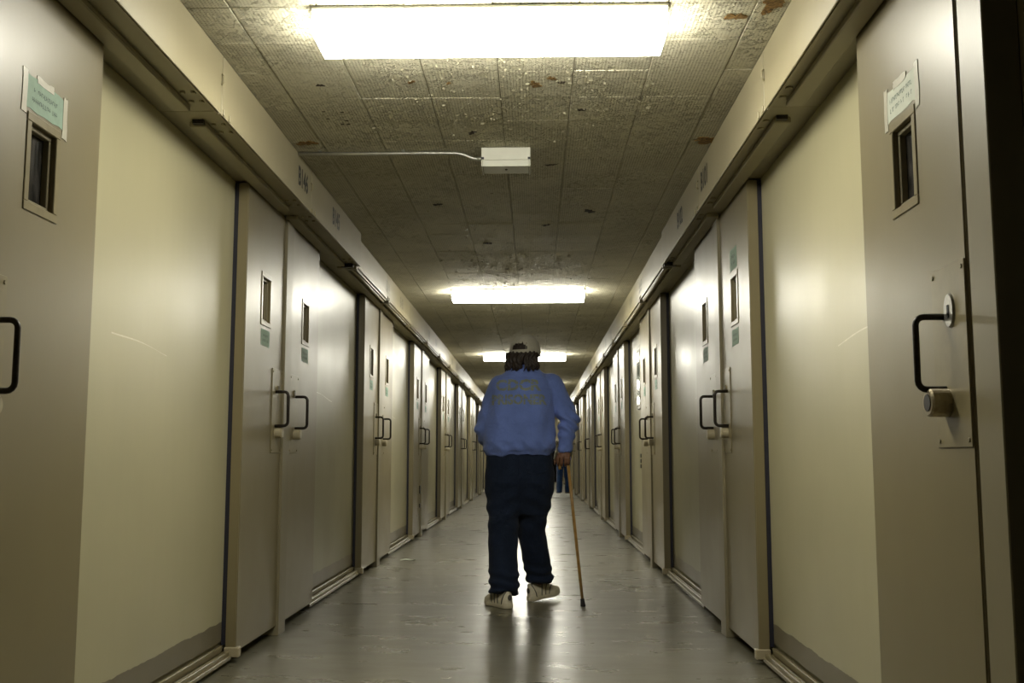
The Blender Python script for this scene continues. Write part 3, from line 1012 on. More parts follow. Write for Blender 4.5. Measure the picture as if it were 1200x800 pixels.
def nets(F, ax, name):
    """surface nets: a quad mesh of the zero level of F"""
    S = F < 0
    nx, ny, nz = F.shape
    c = np.zeros((nx - 1, ny - 1, nz - 1), int)
    corners = [(i, j, k) for i in (0, 1) for j in (0, 1) for k in (0, 1)]
    for i, j, k in corners:
        c += S[i:nx - 1 + i, j:ny - 1 + j, k:nz - 1 + k]
    act = (c > 0) & (c < 8)
    idx = -np.ones(act.shape, int)
    ii = np.argwhere(act)
    idx[act] = np.arange(len(ii))
    acc = np.zeros((len(ii), 3)); cnt = np.zeros(len(ii))
    for a in corners:
        for d in range(3):
            if a[d]:
                continue
            b = list(a); b[d] = 1
            fa = F[ii[:, 0] + a[0], ii[:, 1] + a[1], ii[:, 2] + a[2]]
            fb = F[ii[:, 0] + b[0], ii[:, 1] + b[1], ii[:, 2] + b[2]]
            m = (fa < 0) != (fb < 0)
            t = np.where(m, fa / np.where(fa - fb == 0, 1, fa - fb), 0)
            p = np.tile(np.array(a, float), (len(ii), 1))
            p[:, d] = t
            acc += p * m[:, None]; cnt += m
    V = ii + acc / cnt[:, None]
    h = ax[0][1] - ax[0][0]
    V = V * h + np.array([ax[0][0], ax[1][0], ax[2][0]])
    faces = []
    for d in range(3):
        u, v = (d + 1) % 3, (d + 2) % 3
        sl0 = [slice(None)] * 3; sl1 = [slice(None)] * 3
        sl0[d] = slice(0, -1); sl1[d] = slice(1, None)
        A, B = S[tuple(sl0)], S[tuple(sl1)]
        e = np.argwhere(A != B)
        e = e[(e[:, u] > 0) & (e[:, v] > 0) & (e[:, u] < F.shape[u] - 1) & (e[:, v] < F.shape[v] - 1)]
        flip = A[e[:, 0], e[:, 1], e[:, 2]]
        q = []
        for du, dv in ((-1, -1), (0, -1), (0, 0), (-1, 0)):
            w = e.copy(); w[:, u] += du; w[:, v] += dv
            q.append(idx[w[:, 0], w[:, 1], w[:, 2]])
        q = np.stack(q, 1)
        q[~flip] = q[~flip][:, ::-1]
        faces.append(q)
    faces = np.concatenate(faces)
    me = bpy.data.meshes.new(name)
    me.from_pydata(V.tolist(), [], faces.tolist())
    me.update()
    for f in me.polygons:
        f.use_smooth = True
    return me

def waves(P, seed, n, kmin, kmax, stretch=(1, 1, 1)):
    r = np.random.default_rng(seed)
    out = np.zeros(P[0].shape if not isinstance(P, np.ndarray) else len(P))
    for _ in range(n):
        d = r.normal(size=3); d /= np.linalg.norm(d)
        k = r.uniform(kmin, kmax)
        d = d * np.array(stretch) * k
        out = out + np.sin(P[:, 0] * d[0] + P[:, 1] * d[1] + P[:, 2] * d[2] + r.uniform(0, 6.28))
    return out / math.sqrt(n)

def displace(me, fn):
    n = len(me.vertices)
    co = np.empty(n * 3); me.vertices.foreach_get('co', co); co = co.reshape(-1, 3)
    no = np.empty(n * 3); me.vertices.foreach_get('normal', no); no = no.reshape(-1, 3)
    co = co + no * fn(co)[:, None]
    me.vertices.foreach_set('co', co.ravel())
    me.update()

def shift(me, origin):
    n = len(me.vertices)
    co = np.empty(n * 3); me.vertices.foreach_get('co', co); co = co.reshape(-1, 3) - np.array(origin)
    me.vertices.foreach_set('co', co.ravel()); me.update()

PO = Vector((-0.08, 6.95, 0.0))          # the walking person's base
HEAD = (-0.066, 6.985, 1.690)
YAW = math.radians(24)                   # the head is turned a little towards the cane
FW = Vector((math.sin(YAW), math.cos(YAW), 0))
SW = Vector((math.cos(YAW), -math.sin(YAW), 0))
hp = lambda s, f, z: tuple(Vector(HEAD) + SW * s + FW * f + Vector((0, 0, z)))

# joints
LSH, LEL, LWR = (-0.240, 6.975, 1.440), (-0.348, 6.945, 1.165), (-0.300, 7.125, 1.010)
RSH, REL, RWR = (0.112, 6.975, 1.462), (0.232, 6.935, 1.220), (0.203, 6.905, 1.030)
LHIP, LKN, LAN = (-0.205, 6.95, 0.82), (-0.214, 6.915, 0.48), (-0.210, 6.845, 0.10)
RHIP, RKN, RAN = (-0.005, 6.96, 0.82), (-0.026, 7.06, 0.48), (0.030, 7.165, 0.14)

# ---- body: one continuous surface (head, neck, trunk, arms with hands, legs)
G, ax = grid((-0.46, 6.72, 0.03), (0.33, 7.30, 1.84), 0.0065)
F = ellip(G, hp(0, -0.005, 0.012), (0.074, 0.094, 0.086), YAW)
F = smin(F, ellip(G, hp(0, 0.035, -0.050), (0.054, 0.062, 0.078), YAW), 0.03)
F = smin(F, rcone(G, hp(0, 0.090, 0.0), hp(0, 0.116, -0.032), 0.008, 0.015), 0.012)          # nose
F = smin(F, rcone(G, hp(-0.022, 0.092, -0.066), hp(0.022, 0.092, -0.066), 0.008, 0.008), 0.01)  # mouth
F = smin(F, rcone(G, hp(-0.045, 0.080, 0.022), hp(0.045, 0.080, 0.022), 0.010, 0.010), 0.015)  # brow
for s in (-1, 1):
    F = smin(F, ellip(G, hp(s * 0.076, -0.005, -0.012), (0.010, 0.020, 0.032), YAW), 0.008)
F = smin(F, rcone(G, (-0.078, 6.965, 1.50), hp(0, -0.02, -0.05), 0.062, 0.055), 0.03)
F = smin(F, loft(G, [0.80, 0.95, 1.10, 1.30, 1.45, 1.52], [-0.105] * 3 + [-0.095, -0.08, -0.078], [6.95] * 4 + [6.965, 6.97],
                 [0.175, 0.165, 0.17, 0.175, 0.165, 0.08], [0.10, 0.105, 0.11, 0.11, 0.095, 0.06]), 0.05)
for S_, E_, W_ in ((LSH, LEL, LWR), (RSH, REL, RWR)):
    F = smin(F, rcone(G, S_, E_, 0.052, 0.040), 0.04)
    F = smin(F, rcone(G, E_, W_, 0.040, 0.027), 0.02)
for H_, K_, A_ in ((LHIP, LKN, LAN), (RHIP, RKN, RAN)):
    F = smin(F, rcone(G, H_, K_, 0.080, 0.055), 0.03)
    F = smin(F, rcone(G, K_, A_, 0.055, 0.036), 0.02)
# right hand closed over the crook of the cane
PALM = (0.192, 6.905, 0.985)
F = smin(F, rcone(G, RWR, (0.196, 6.905, 0.995), 0.027, 0.026), 0.015)
F = smin(F, ellip(G, PALM, (0.046, 0.034, 0.024)), 0.015)
for k, (dx, dl) in enumerate(((-0.036, 0.92), (-0.012, 1.0), (0.012, 0.97), (0.034, 0.82))):
    x = PALM[0] + dx
    a = (x, 6.885, 0.990); b = (x - 0.003, 6.866, 0.966); c = (x - 0.004, 6.872, 0.966 - 0.034 * dl); d = (x - 0.002, 6.892, 0.966 - 0.050 * dl)
    F = smin(F, rcone(G, a, b, 0.0115, 0.0105), 0.006)
    F = np.minimum(F, rcone(G, b, c, 0.0105, 0.0098))
    F = np.minimum(F, rcone(G, c, d, 0.0098, 0.0088))
F = smin(F, rcone(G, (PALM[0] - 0.034, 6.915, 0.985), (PALM[0] - 0.048, 6.928, 0.955), 0.013, 0.011), 0.008)
F = np.minimum(F, rcone(G, (PALM[0] - 0.048, 6.928, 0.955), (PALM[0] - 0.036, 6.930, 0.925), 0.011, 0.009))
# left hand down at the front pocket
F = smin(F, rcone(G, LWR, (-0.285, 7.150, 0.985), 0.027, 0.026), 0.015)
F = smin(F, ellip(G, (-0.272, 7.160, 0.955), (0.030, 0.024, 0.042)), 0.015)
for dx, L in ((-0.024, 0.055), (-0.008, 0.062), (0.008, 0.060), (0.022, 0.050)):
    a = (-0.268 + dx, 7.165, 0.930); b = (-0.262 + dx, 7.172, 0.930 - L * 0.55); c = (-0.258 + dx, 7.166, 0.930 - L)
    F = smin(F, rcone(G, a, b, 0.0105, 0.0098), 0.005)
    F = np.minimum(F, rcone(G, b, c, 0.0098, 0.0085))
F = smin(F, rcone(G, (-0.248, 7.165, 0.965), (-0.232, 7.175, 0.925), 0.012, 0.010), 0.006)
me = nets(F, ax, 'person')
shift(me, PO)
person = link('person', me, 'skin', None, PO)
tag(person, 'person in blue jacket and white cap walking away, leaning on a wooden cane', 'person')
for s in (-1, 1):
    c = Vector(hp(s * 0.031, 0.083, 0.002)) - PO
    bm = bmesh.new()
    bmesh.ops.create_uvsphere(bm, u_segments=12, v_segments=8, radius=0.012, matrix=Matrix.Translation(c))
    link('eye', mesh_of(bm, 'eye', True), 'eye_white', person)

# ---- trousers
G, ax = grid((-0.40, 6.70, 0.03), (0.20, 7.28, 1.07), 0.007)
F = loft(G, [0.60, 0.70, 0.80, 0.90, 1.00, 1.05], [-0.108] * 6, [6.975, 6.965, 6.955, 6.95, 6.95, 6.95],
         [0.165, 0.203, 0.222, 0.226, 0.219, 0.205], [0.08, 0.125, 0.158, 0.155, 0.142, 0.132], 2.5)
LL = np.minimum(rcone(G, LHIP, LKN, 0.118, 0.100), rcone(G, LKN, LAN, 0.100, 0.095))
RR = np.minimum(rcone(G, RHIP, RKN, 0.120, 0.098), rcone(G, RKN, RAN, 0.098, 0.088))
LL = np.maximum(LL, 0.088 - G[2] + 0 * G[0] + (G[1] - 6.85) * -0.25)
RR = np.maximum(RR, 0.122 - G[2] + 0 * G[0] + (G[1] - 7.16) * -0.20)
F = smin(F, np.minimum(LL, RR), 0.05)
me = nets(F, ax, 'trousers')
def fold_t(P):
    z = P[:, 2]
    stack = np.exp(-((z - 0.14) / 0.10) ** 2)
    seat = np.exp(-((z - 0.62) / 0.16) ** 2)
    ph = P[:, 0] * 22 + P[:, 1] * 9
    d = 0.0055 * waves(P, 5, 7, 14, 34, (1, 1, 0.55)) + 0.005 * (0.6 - np.abs(waves(P, 27, 6, 18, 40, (1, 1, 0.6))))
    d += stack * 0.008 * np.sin(z * 95 + 1.4 * np.sin(ph)) * np.where(z > 0.07, 1, 0.3)
    d += seat * 0.006 * np.sin((z + 0.55 * np.abs(P[:, 0] + 0.105)) * 52)
    return d
displace(me, fold_t)
tb = BVHTree.FromPolygons([v.co[:] for v in me.vertices], [p.vertices[:] for p in me.polygons])
shift(me, PO)
trs = link('trousers', me, 'trouser_navy', person)
def on_surface(tree, x, z, off=0.002):
    hit = tree.ray_cast(Vector((x, 5.0, z)), Vector((0, 1, 0)))
    return None if hit[0] is None else Vector((hit[0].x, hit[0].y - off, hit[0].z)) - PO
def seam(tree, pts, r, name, mat, parent, n=24):
    out = []
    for i in range(len(pts) - 1):
        for k in range(n // (len(pts) - 1)):
            t = k / (n // (len(pts) - 1))
            q = on_surface(tree, pts[i][0] + (pts[i + 1][0] - pts[i][0]) * t, pts[i][1] + (pts[i + 1][1] - pts[i][1]) * t, 0.001)
            if q is not None:
                out.append(q)
    if len(out) > 2:
        link(name, tube_mesh(name, out, r, 6), mat, parent)
seam(tb, [(-0.055, 0.875), (-0.03, 0.862), (0.03, 0.862), (0.075, 0.885)], 0.0035, 'back_pocket_seam', 'trouser_navy', trs)
seam(tb, [(-0.108, 0.985), (-0.110, 0.62)], 0.0035, 'seat_seam', 'trouser_navy', trs, 36)

# ---- jacket
G, ax = grid((-0.46, 6.70, 0.95), (0.35, 7.26, 1.65), 0.007)
zs = [0.985, 1.005, 1.03, 1.08, 1.20, 1.32, 1.42, 1.49, 1.54, 1.575, 1.60]
F = loft(G, zs, [-0.108, -0.108, -0.108, -0.108, -0.106, -0.10, -0.085, -0.075, -0.072, -0.07, -0.068],
         [6.945, 6.945, 6.94, 6.935, 6.93, 6.935, 6.95, 6.962, 6.97, 6.975, 6.98],
         [0.215, 0.224, 0.238, 0.243, 0.238, 0.228, 0.214, 0.186, 0.140, 0.102, 0.088],
         [0.142, 0.152, 0.168, 0.176, 0.178, 0.168, 0.148, 0.125, 0.105, 0.090, 0.080], 2.35)
sl = np.minimum(rcone(G, LSH, LEL, 0.080, 0.063), rcone(G, LEL, LWR, 0.064, 0.050))
sr = np.minimum(rcone(G, RSH, REL, 0.080, 0.063), rcone(G, REL, RWR, 0.064, 0.046))
F = smin(F, sl, 0.035)
F = smin(F, sr, 0.030)
# hollow the sleeve end at the right cuff and the neck
F = np.maximum(F, -rcone(G, (0.205, 6.905, 1.02), (0.200, 6.905, 0.95), 0.030, 0.034))
me = nets(F, ax, 'jacket')
def fold_j(P):
    x, y, z = P[:, 0], P[:, 1], P[:, 2]
    hem = np.exp(-((z - 1.02) / 0.07) ** 2)
    w = waves(P, 11, 8, 10, 26, (1, 1, 0.5)); w2 = waves(P, 17, 6, 20, 45, (1, 1, 0.7))
    d = 0.005 * w + 0.005 * (0.6 - np.abs(w2))
    d += hem * 0.006 * np.sin(x * 62 + 2.2 * np.sin(z * 30) + y * 20)
    arm_r = np.clip((x - 0.125) / 0.05, 0, 1)
    bend_r = np.exp(-((z - 1.20) / 0.10) ** 2) * arm_r
    d += bend_r * 0.011 * np.sin((z + 0.75 * (x - 0.2)) * 88 + 1.2 * np.sin(y * 30))
    arm_l = np.clip((-0.335 - x) / 0.04, 0, 1)
    d += arm_l * 0.005 * np.sin((z - 0.6 * (x + 0.35)) * 70)
    side = np.exp(-((x + 0.31) / 0.035) ** 2) + np.exp(-((x - 0.085) / 0.03) ** 2)
    d += -side * 0.006 * np.clip((1.46 - z) / 0.2, 0, 1) * np.sin(np.clip((z - 1.05) / 0.4, 0, 1) * 3.14)
    drape = np.exp(-((z - 1.33) / 0.13) ** 2)
    d += drape * 0.005 * np.sin(x * 48 + 5 * (z - 1.3))
    return d
displace(me, fold_j)
jb_tree = BVHTree.FromPolygons([v.co[:] for v in me.vertices], [p.vertices[:] for p in me.polygons])
shift(me, PO)
jac = link('jacket', me, 'jacket_blue', person)
# collar
bm = bmesh.new()
ring = []
for k in range(33):
    a = 2 * math.pi * k / 32
    ring.append((-0.068 + 0.088 * math.cos(a) - PO.x, 6.982 + 0.080 * math.sin(a) - PO.y, 1.585 + 0.018 * math.sin(a)))
add_tube(bm, ring, 0.015, 10, cap=False)
link('collar', mesh_of(bm, 'collar', True), 'jacket_blue', jac)
# yoke seam
seam(jb_tree, [(-0.262, 1.500), (-0.17, 1.505), (-0.07, 1.506), (0.03, 1.505), (0.105, 1.500)], 0.0025, 'yoke_seam', 'jacket_blue', jac, 40)

def stencil_print(body, x0, x1, z0, z1, seed):
    """lettering laid on the cloth cell by cell, broken by stencil bridges and wear"""
    tm = text_mesh(body, 1.0, 1.0, 0.045)
    vs = [v.co.copy() for v in tm.vertices]
    lo = (min(v.x for v in vs), min(v.y for v in vs)); hi = (max(v.x for v in vs), max(v.y for v in vs))
    tree = BVHTree.FromPolygons([(v.x, v.y, 0) for v in vs], [p.vertices[:] for p in tm.polygons])
    nx, nz = int((x1 - x0) / 0.0032), int((z1 - z0) / 0.0032)
    bm = bmesh.new()
    cache = {}
    def vert(i, j):
        if (i, j) not in cache:
            q = on_surface(jb_tree, x0 + (x1 - x0) * i / nx, z0 + (z1 - z0) * j / nz, 0.0016)
            cache[i, j] = bm.verts.new(q) if q is not None else None
        return cache[i, j]
    r = random.Random(seed)
    for i in range(nx):
        for j in range(nz):
            u = lo[0] + (hi[0] - lo[0]) * (i + 0.5) / nx
            v = lo[1] + (hi[1] - lo[1]) * (j + 0.5) / nz
            if tree.ray_cast(Vector((u, v, 1)), Vector((0, 0, -1)))[0] is None:
                continue
            if abs(j - nz * 0.5) < 1.0 and r.random() < 0.75:
                continue
            if r.random() < 0.10:
                continue
            q = [vert(i, j), vert(i + 1, j), vert(i + 1, j + 1), vert(i, j + 1)]
            if all(q):
                bm.faces.new(q)
    bpy.data.meshes.remove(tm)
    link('printed_lettering', mesh_of(bm, 'printed_lettering', True), 'print_olive', jac)
stencil_print('CDCR', -0.262, 0.043, 1.412, 1.492, 1)
stencil_print('PRISONER', -0.288, 0.080, 1.318, 1.388, 2)

# ---- hair
G, ax = grid((-0.26, 6.82, 1.53), (0.12, 7.12, 1.78), 0.006)
F = ellip(G, hp(0, -0.030, -0.005), (0.094, 0.092, 0.085), YAW)
F = smin(F, rcone(G, hp(-0.055, -0.065, -0.02), hp(-0.075, -0.085, -0.105), 0.050, 0.032), 0.03)
F = smin(F, rcone(G, hp(0.0, -0.080, -0.02), hp(-0.005, -0.105, -0.110), 0.050, 0.030), 0.03)
F = smin(F, rcone(G, hp(0.062, -0.050, -0.02), hp(0.098, -0.055, -0.105), 0.046, 0.030), 0.03)
F = np.maximum(F, G[2] - (HEAD[2] - 0.012) + 0 * G[0] + 0 * G[1])
F = np.minimum(F, ellip(G, hp(0, -0.006, 0.012), (0.081, 0.101, 0.093), YAW))
F = np.maximum(F, -(ellip(G, hp(0, 0.085, -0.045), (0.075, 0.080, 0.11), YAW)))
me = nets(F, ax, 'hair')
displace(me, lambda P: 0.006 * np.sin(np.arctan2(P[:, 1] - HEAD[1], P[:, 0] - HEAD[0]) * 26 + 3 * np.sin(P[:, 2] * 55)) + 0.004 * waves(P, 3, 6, 60, 130))
shift(me, PO)
hair = link('hair', me, 'hair_dark', person)
bm = bmesh.new()
r = random.Random(4)
for k in range(46):
    s = r.uniform(-0.095, 0.095)
    f = -math.sqrt(max(0, 0.0098 - s * s * 0.8)) - 0.012
    p0 = Vector(hp(s, f, -0.03)) - PO
    pts = []
    sw = r.uniform(-0.02, 0.02) + (0.12 * s)
    for i in range(6):
        t = i / 5
        pts.append(p0 + SW * (sw * t + 0.006 * math.sin(t * 9 + k)) - FW * (0.016 * t) + Vector((0, 0, -0.115 * t * r.uniform(0.9, 1.0))))
    add_tube(bm, pts, 0.005, 5, radii=[0.007, 0.007, 0.006, 0.005, 0.004, 0.002])
link('hair_locks', mesh_of(bm, 'hair_locks', True), 'hair_dark', hair)

# ---- cap: crown with an arched opening over the strap, peak and button
def cap_pt(az, el, R=1.0):
    # az measured from the back of the head, el from 0 at the rim to pi/2 at the crown
    rx, ry, rz = 0.103 * R, 0.116 * R, 0.133 * R
    s = math.sin(az) * math.cos(el) ** 0.75 * rx
    f = -math.cos(az) * math.cos(el) ** 0.75 * ry
    tilt = 0.10 * f
    return Vector(hp(s, f - 0.002, -0.018 + math.sin(el) * rz + tilt)) - PO
bm = bmesh.new()
NA, NE = 72, 18
vv = [[bm.verts.new(cap_pt(2 * math.pi * i / NA, (j / NE) * math.pi / 2 * 0.995)) for i in range(NA)] for j in range(NE + 1)]
for j in range(NE):
    for i in range(NA):
        az = 2 * math.pi * (i + 0.5) / NA
        az = az - 2 * math.pi if az > math.pi else az
        zf = (j + 0.5) / NE
        arch = zf < 0.155 + 0.24 * math.sqrt(max(0, 1 - (az / 0.66) ** 2)) and zf > 0.155 and abs(az) < 0.66
        if arch:
            continue
        bm.faces.new((vv[j][i], vv[j][(i + 1) % NA], vv[j + 1][(i + 1) % NA], vv[j + 1][i]))
bmesh.ops.recalc_face_normals(bm, faces=bm.faces)
cap = link('cap', mesh_of(bm, 'cap', True), 'cap_canvas', person)
so = cap.modifiers.new('thickness', 'SOLIDIFY'); so.thickness = 0.003; so.offset = 1
# peak
bm = bmesh.new()
NB = 20
rows = []
for j in range(5):
    t = j / 4
    row = []
    for i in range(NB + 1):
        a = math.radians(-62 + 124 * i / NB)
        base = Vector(hp(math.sin(a) * 0.103, math.cos(a) * 0.115 - 0.002, -0.006))
        out = Vector(hp(math.sin(a) * 0.100, math.cos(a) * 0.115 + 0.075 * math.cos(a * 1.35), -0.014 - 0.028 * (abs(a) ** 1.5)))
        row.append(bm.verts.new(base.lerp(out, t) - PO))
    rows.append(row)
for j in range(4):
    for i in range(NB):
        bm.faces.new((rows[j][i], rows[j][i + 1], rows[j + 1][i + 1], rows[j + 1][i]))
pk = link('cap_peak', mesh_of(bm, 'cap_peak', True), 'cap_canvas', cap)
so = pk.modifiers.new('thickness', 'SOLIDIFY'); so.thickness = 0.004
bm = bmesh.new()
bmesh.ops.create_uvsphere(bm, u_segments=12, v_segments=6, radius=0.008, matrix=Matrix.Translation(cap_pt(0, math.pi / 2 * 0.995)) @ Matrix.Diagonal((1, 1, 0.5, 1)))
link('cap_button', mesh_of(bm, 'cap_button', True), 'cap_canvas', cap)
bm = bmesh.new()
for i in range(6):
    az = 2 * math.pi * i / 6 + math.pi / 6 + (math.pi / 6 if False else 0)
    add_tube(bm, [cap_pt(az, e * math.pi / 2 * 0.99, 1.02) for e in (0.02, 0.15, 0.3, 0.45, 0.6, 0.75, 0.9)], 0.0016, 5)
link('cap_seams', mesh_of(bm, 'cap_seams', True), 'cap_canvas', cap)
bm = bmesh.new()
add_tube(bm, [cap_pt(az, 0.13 + 0.0 * az, 1.025) for az in np.linspace(-0.62, 0.62, 10)], 0.0075, 6)
link('cap_strap', mesh_of(bm, 'cap_strap', True), 'cap_canvas', cap)

# ---- shoes
def shoe(loc, splay, pitch, mirror):
    """toe along +y from the heel at the origin"""
    root = None
    L = 0.305
    def half(t):      # half width of the foot at t along its length
        return np.interp(t, [0, 0.04, 0.12, 0.3, 0.5, 0.68, 0.84, 0.94, 1.0], [0.012, 0.029, 0.039, 0.040, 0.043, 0.052, 0.047, 0.032, 0.006])
    def bend(t):
        return mirror * np.interp(t, [0, 0.4, 0.7, 1.0], [0, -0.004, 0.002, -0.010])
    def top(t):
        return np.interp(t, [0, 0.05, 0.15, 0.28, 0.36, 0.5, 0.68, 0.85, 0.96, 1.0], [0.095, 0.118, 0.115, 0.105, 0.112, 0.100, 0.080, 0.066, 0.052, 0.038])
    ts = np.concatenate([np.linspace(0, 0.1, 5), np.linspace(0.15, 0.9, 16), np.linspace(0.93, 1.0, 5)])
    NR = 20
    def ring(t, grow=0.0, z0=0.026):
        out = []
        for k in range(NR + 1):
            a = math.pi * k / NR
            c, s = math.cos(a), math.sin(a)
            x = (half(t) + grow) * math.copysign(abs(c) ** 0.62, c)
            z = z0 + (top(t) - z0 + grow) * abs(s) ** 0.62
            squeeze = 1 - 0.38 * max(0, (z - 0.05) / 0.06) if t > 0.1 else 1 - 0.25 * max(0, (z - 0.05) / 0.06)
            yy = t * L + (0.010 * (z / 0.1) if t < 0.06 else 0)
            out.append(Vector((x * squeeze + bend(t), yy, z)))
        return out
    bm = bmesh.new()
    rs = [[bm.verts.new(p) for p in ring(t)] for t in ts]
    for i in range(len(rs) - 1):
        for k in range(NR):
            bm.faces.new((rs[i][k], rs[i][k + 1], rs[i + 1][k + 1], rs[i + 1][k]))
    bm.faces.new(rs[0]); bm.faces.new(rs[-1][::-1])
    bmesh.ops.recalc_face_normals(bm, faces=bm.faces)
    M = Matrix.Translation(Vector(loc) - PO) @ Matrix.Rotation(splay, 4, 'Z') @ Matrix.Rotation(pitch, 4, 'X')
    root = link('shoe', mesh_of(bm, 'shoe', True), 'shoe_white', person)
    root.matrix_local = M
    # sole: rounded outline, thick at the heel, toe sprung up
    bm = bmesh.new()
    def spring(t):
        return 0.016 * max(0, (t - 0.70) / 0.30) ** 2
    lay = []
    for z, g in ((0.0, -0.002), (0.004, 0.003), (0.020, 0.0045), (0.034, 0.001)):
        pts = []
        for t in ts:
            pts.append((half(t) + g + bend(t), t * L + (-g if t < 0.02 else (g if t > 0.98 else 0)), z + spring(t)))
        for t in ts[::-1]:
            pts.append((-half(t) - g + bend(t), t * L + (-g if t < 0.02 else (g if t > 0.98 else 0)), z + spring(t)))
        lay.append([bm.verts.new(p) for p in pts])
    m = len(lay[0])
    for a, b in zip(lay[:-1], lay[1:]):
        for k in range(m):
            bm.faces.new((a[k], a[(k + 1) % m], b[(k + 1) % m], b[k]))
    bm.faces.new(lay[0][::-1]); bm.faces.new(lay[-1])
    bmesh.ops.recalc_face_normals(bm, faces=bm.faces)
    link('shoe_sole', mesh_of(bm, 'shoe_sole'), 'shoe_sole', root)
    for s in (-1, 1):
        for t0, t1 in ((0.30, 0.42), (0.42, 0.54), (0.52, 0.66), (0.14, 0.05)):
            pts = []
            for k in range(0, 8):
                kk = k if s == 1 else NR - k
                t = t0 + (t1 - t0) * k / 7
                pts.append(ring(t, 0.0012)[kk])
            link('shoe_stripe', tube_mesh('shoe_stripe', pts, 0.0034, 5), 'shoe_dark', root)
    bm = bmesh.new()
    c = bm.verts.new(Vector((bend(0), 0.0015, 0.071)))
    rim = [bm.verts.new(Vector((bend(0) + 0.015 * math.cos(a), 0.0035 + 0.004 * abs(math.cos(a)), 0.071 + 0.019 * math.sin(a)))) for a in np.linspace(0, 2 * math.pi, 17)[:-1]]
    for k in range(16):
        bm.faces.new((c, rim[k], rim[(k + 1) % 16]))
    bmesh.ops.translate(bm, verts=bm.verts, vec=(0, -0.006, 0))
    link('heel_patch', mesh_of(bm, 'heel_patch'), 'shoe_dark', root)
    bm = bmesh.new()
    for t in np.linspace(0.42, 0.68, 5):
        rr = ring(t, 0.002)
        add_tube(bm, rr[7:14], 0.003, 5)
    link('shoe_laces', mesh_of(bm, 'shoe_laces'), 'shoe_white', root)
    return root
shoe((-0.165, 6.755, 0.0), math.radians(32), 0.0, -1)
shoe((-0.045, 7.10, 0.001), math.radians(-44), math.radians(5), 1)

# ------------------------------------------------------------------ cane
TIP = Vector((0.313, 6.89, 0.0))
cane = empty('walking_cane', TIP)
tag(cane, 'wooden walking cane with crook handle and black rubber tip', 'cane')
TOP = Vector((0.221, 6.905, 0.925)) - TIP
dirv = TOP.normalized()
link('cane_shaft', tube_mesh('cane_shaft', [dirv * 0.03, dirv * 0.3, dirv * 0.6, TOP], 0.009, 12, radii=[0.0095, 0.010, 0.0105, 0.0105]), 'cane_wood', cane)
pts = [TOP]
for k in range(9):
    a = math.pi * k / 8
    pts.append(Vector((TOP.x - 0.029 + 0.029 * math.cos(a), TOP.y, TOP.z + 0.018 + 0.032 * math.sin(a))))
pts.append(pts[-1] + Vector((0.0, 0, -0.030)))
pts.append(pts[-1] + Vector((0.004, 0, -0.022)))
link('cane_crook', tube_mesh('cane_crook', pts, 0.0105, 12), 'cane_wood', cane)
link('cane_ferrule', tube_mesh('cane_ferrule', [(0, 0, 0), (0, 0, 0.006), dirv * 0.022, dirv * 0.045, dirv * 0.05], 0.016, 14, radii=[0.017, 0.0175, 0.0150, 0.0140, 0.011]), 'rubber', cane)

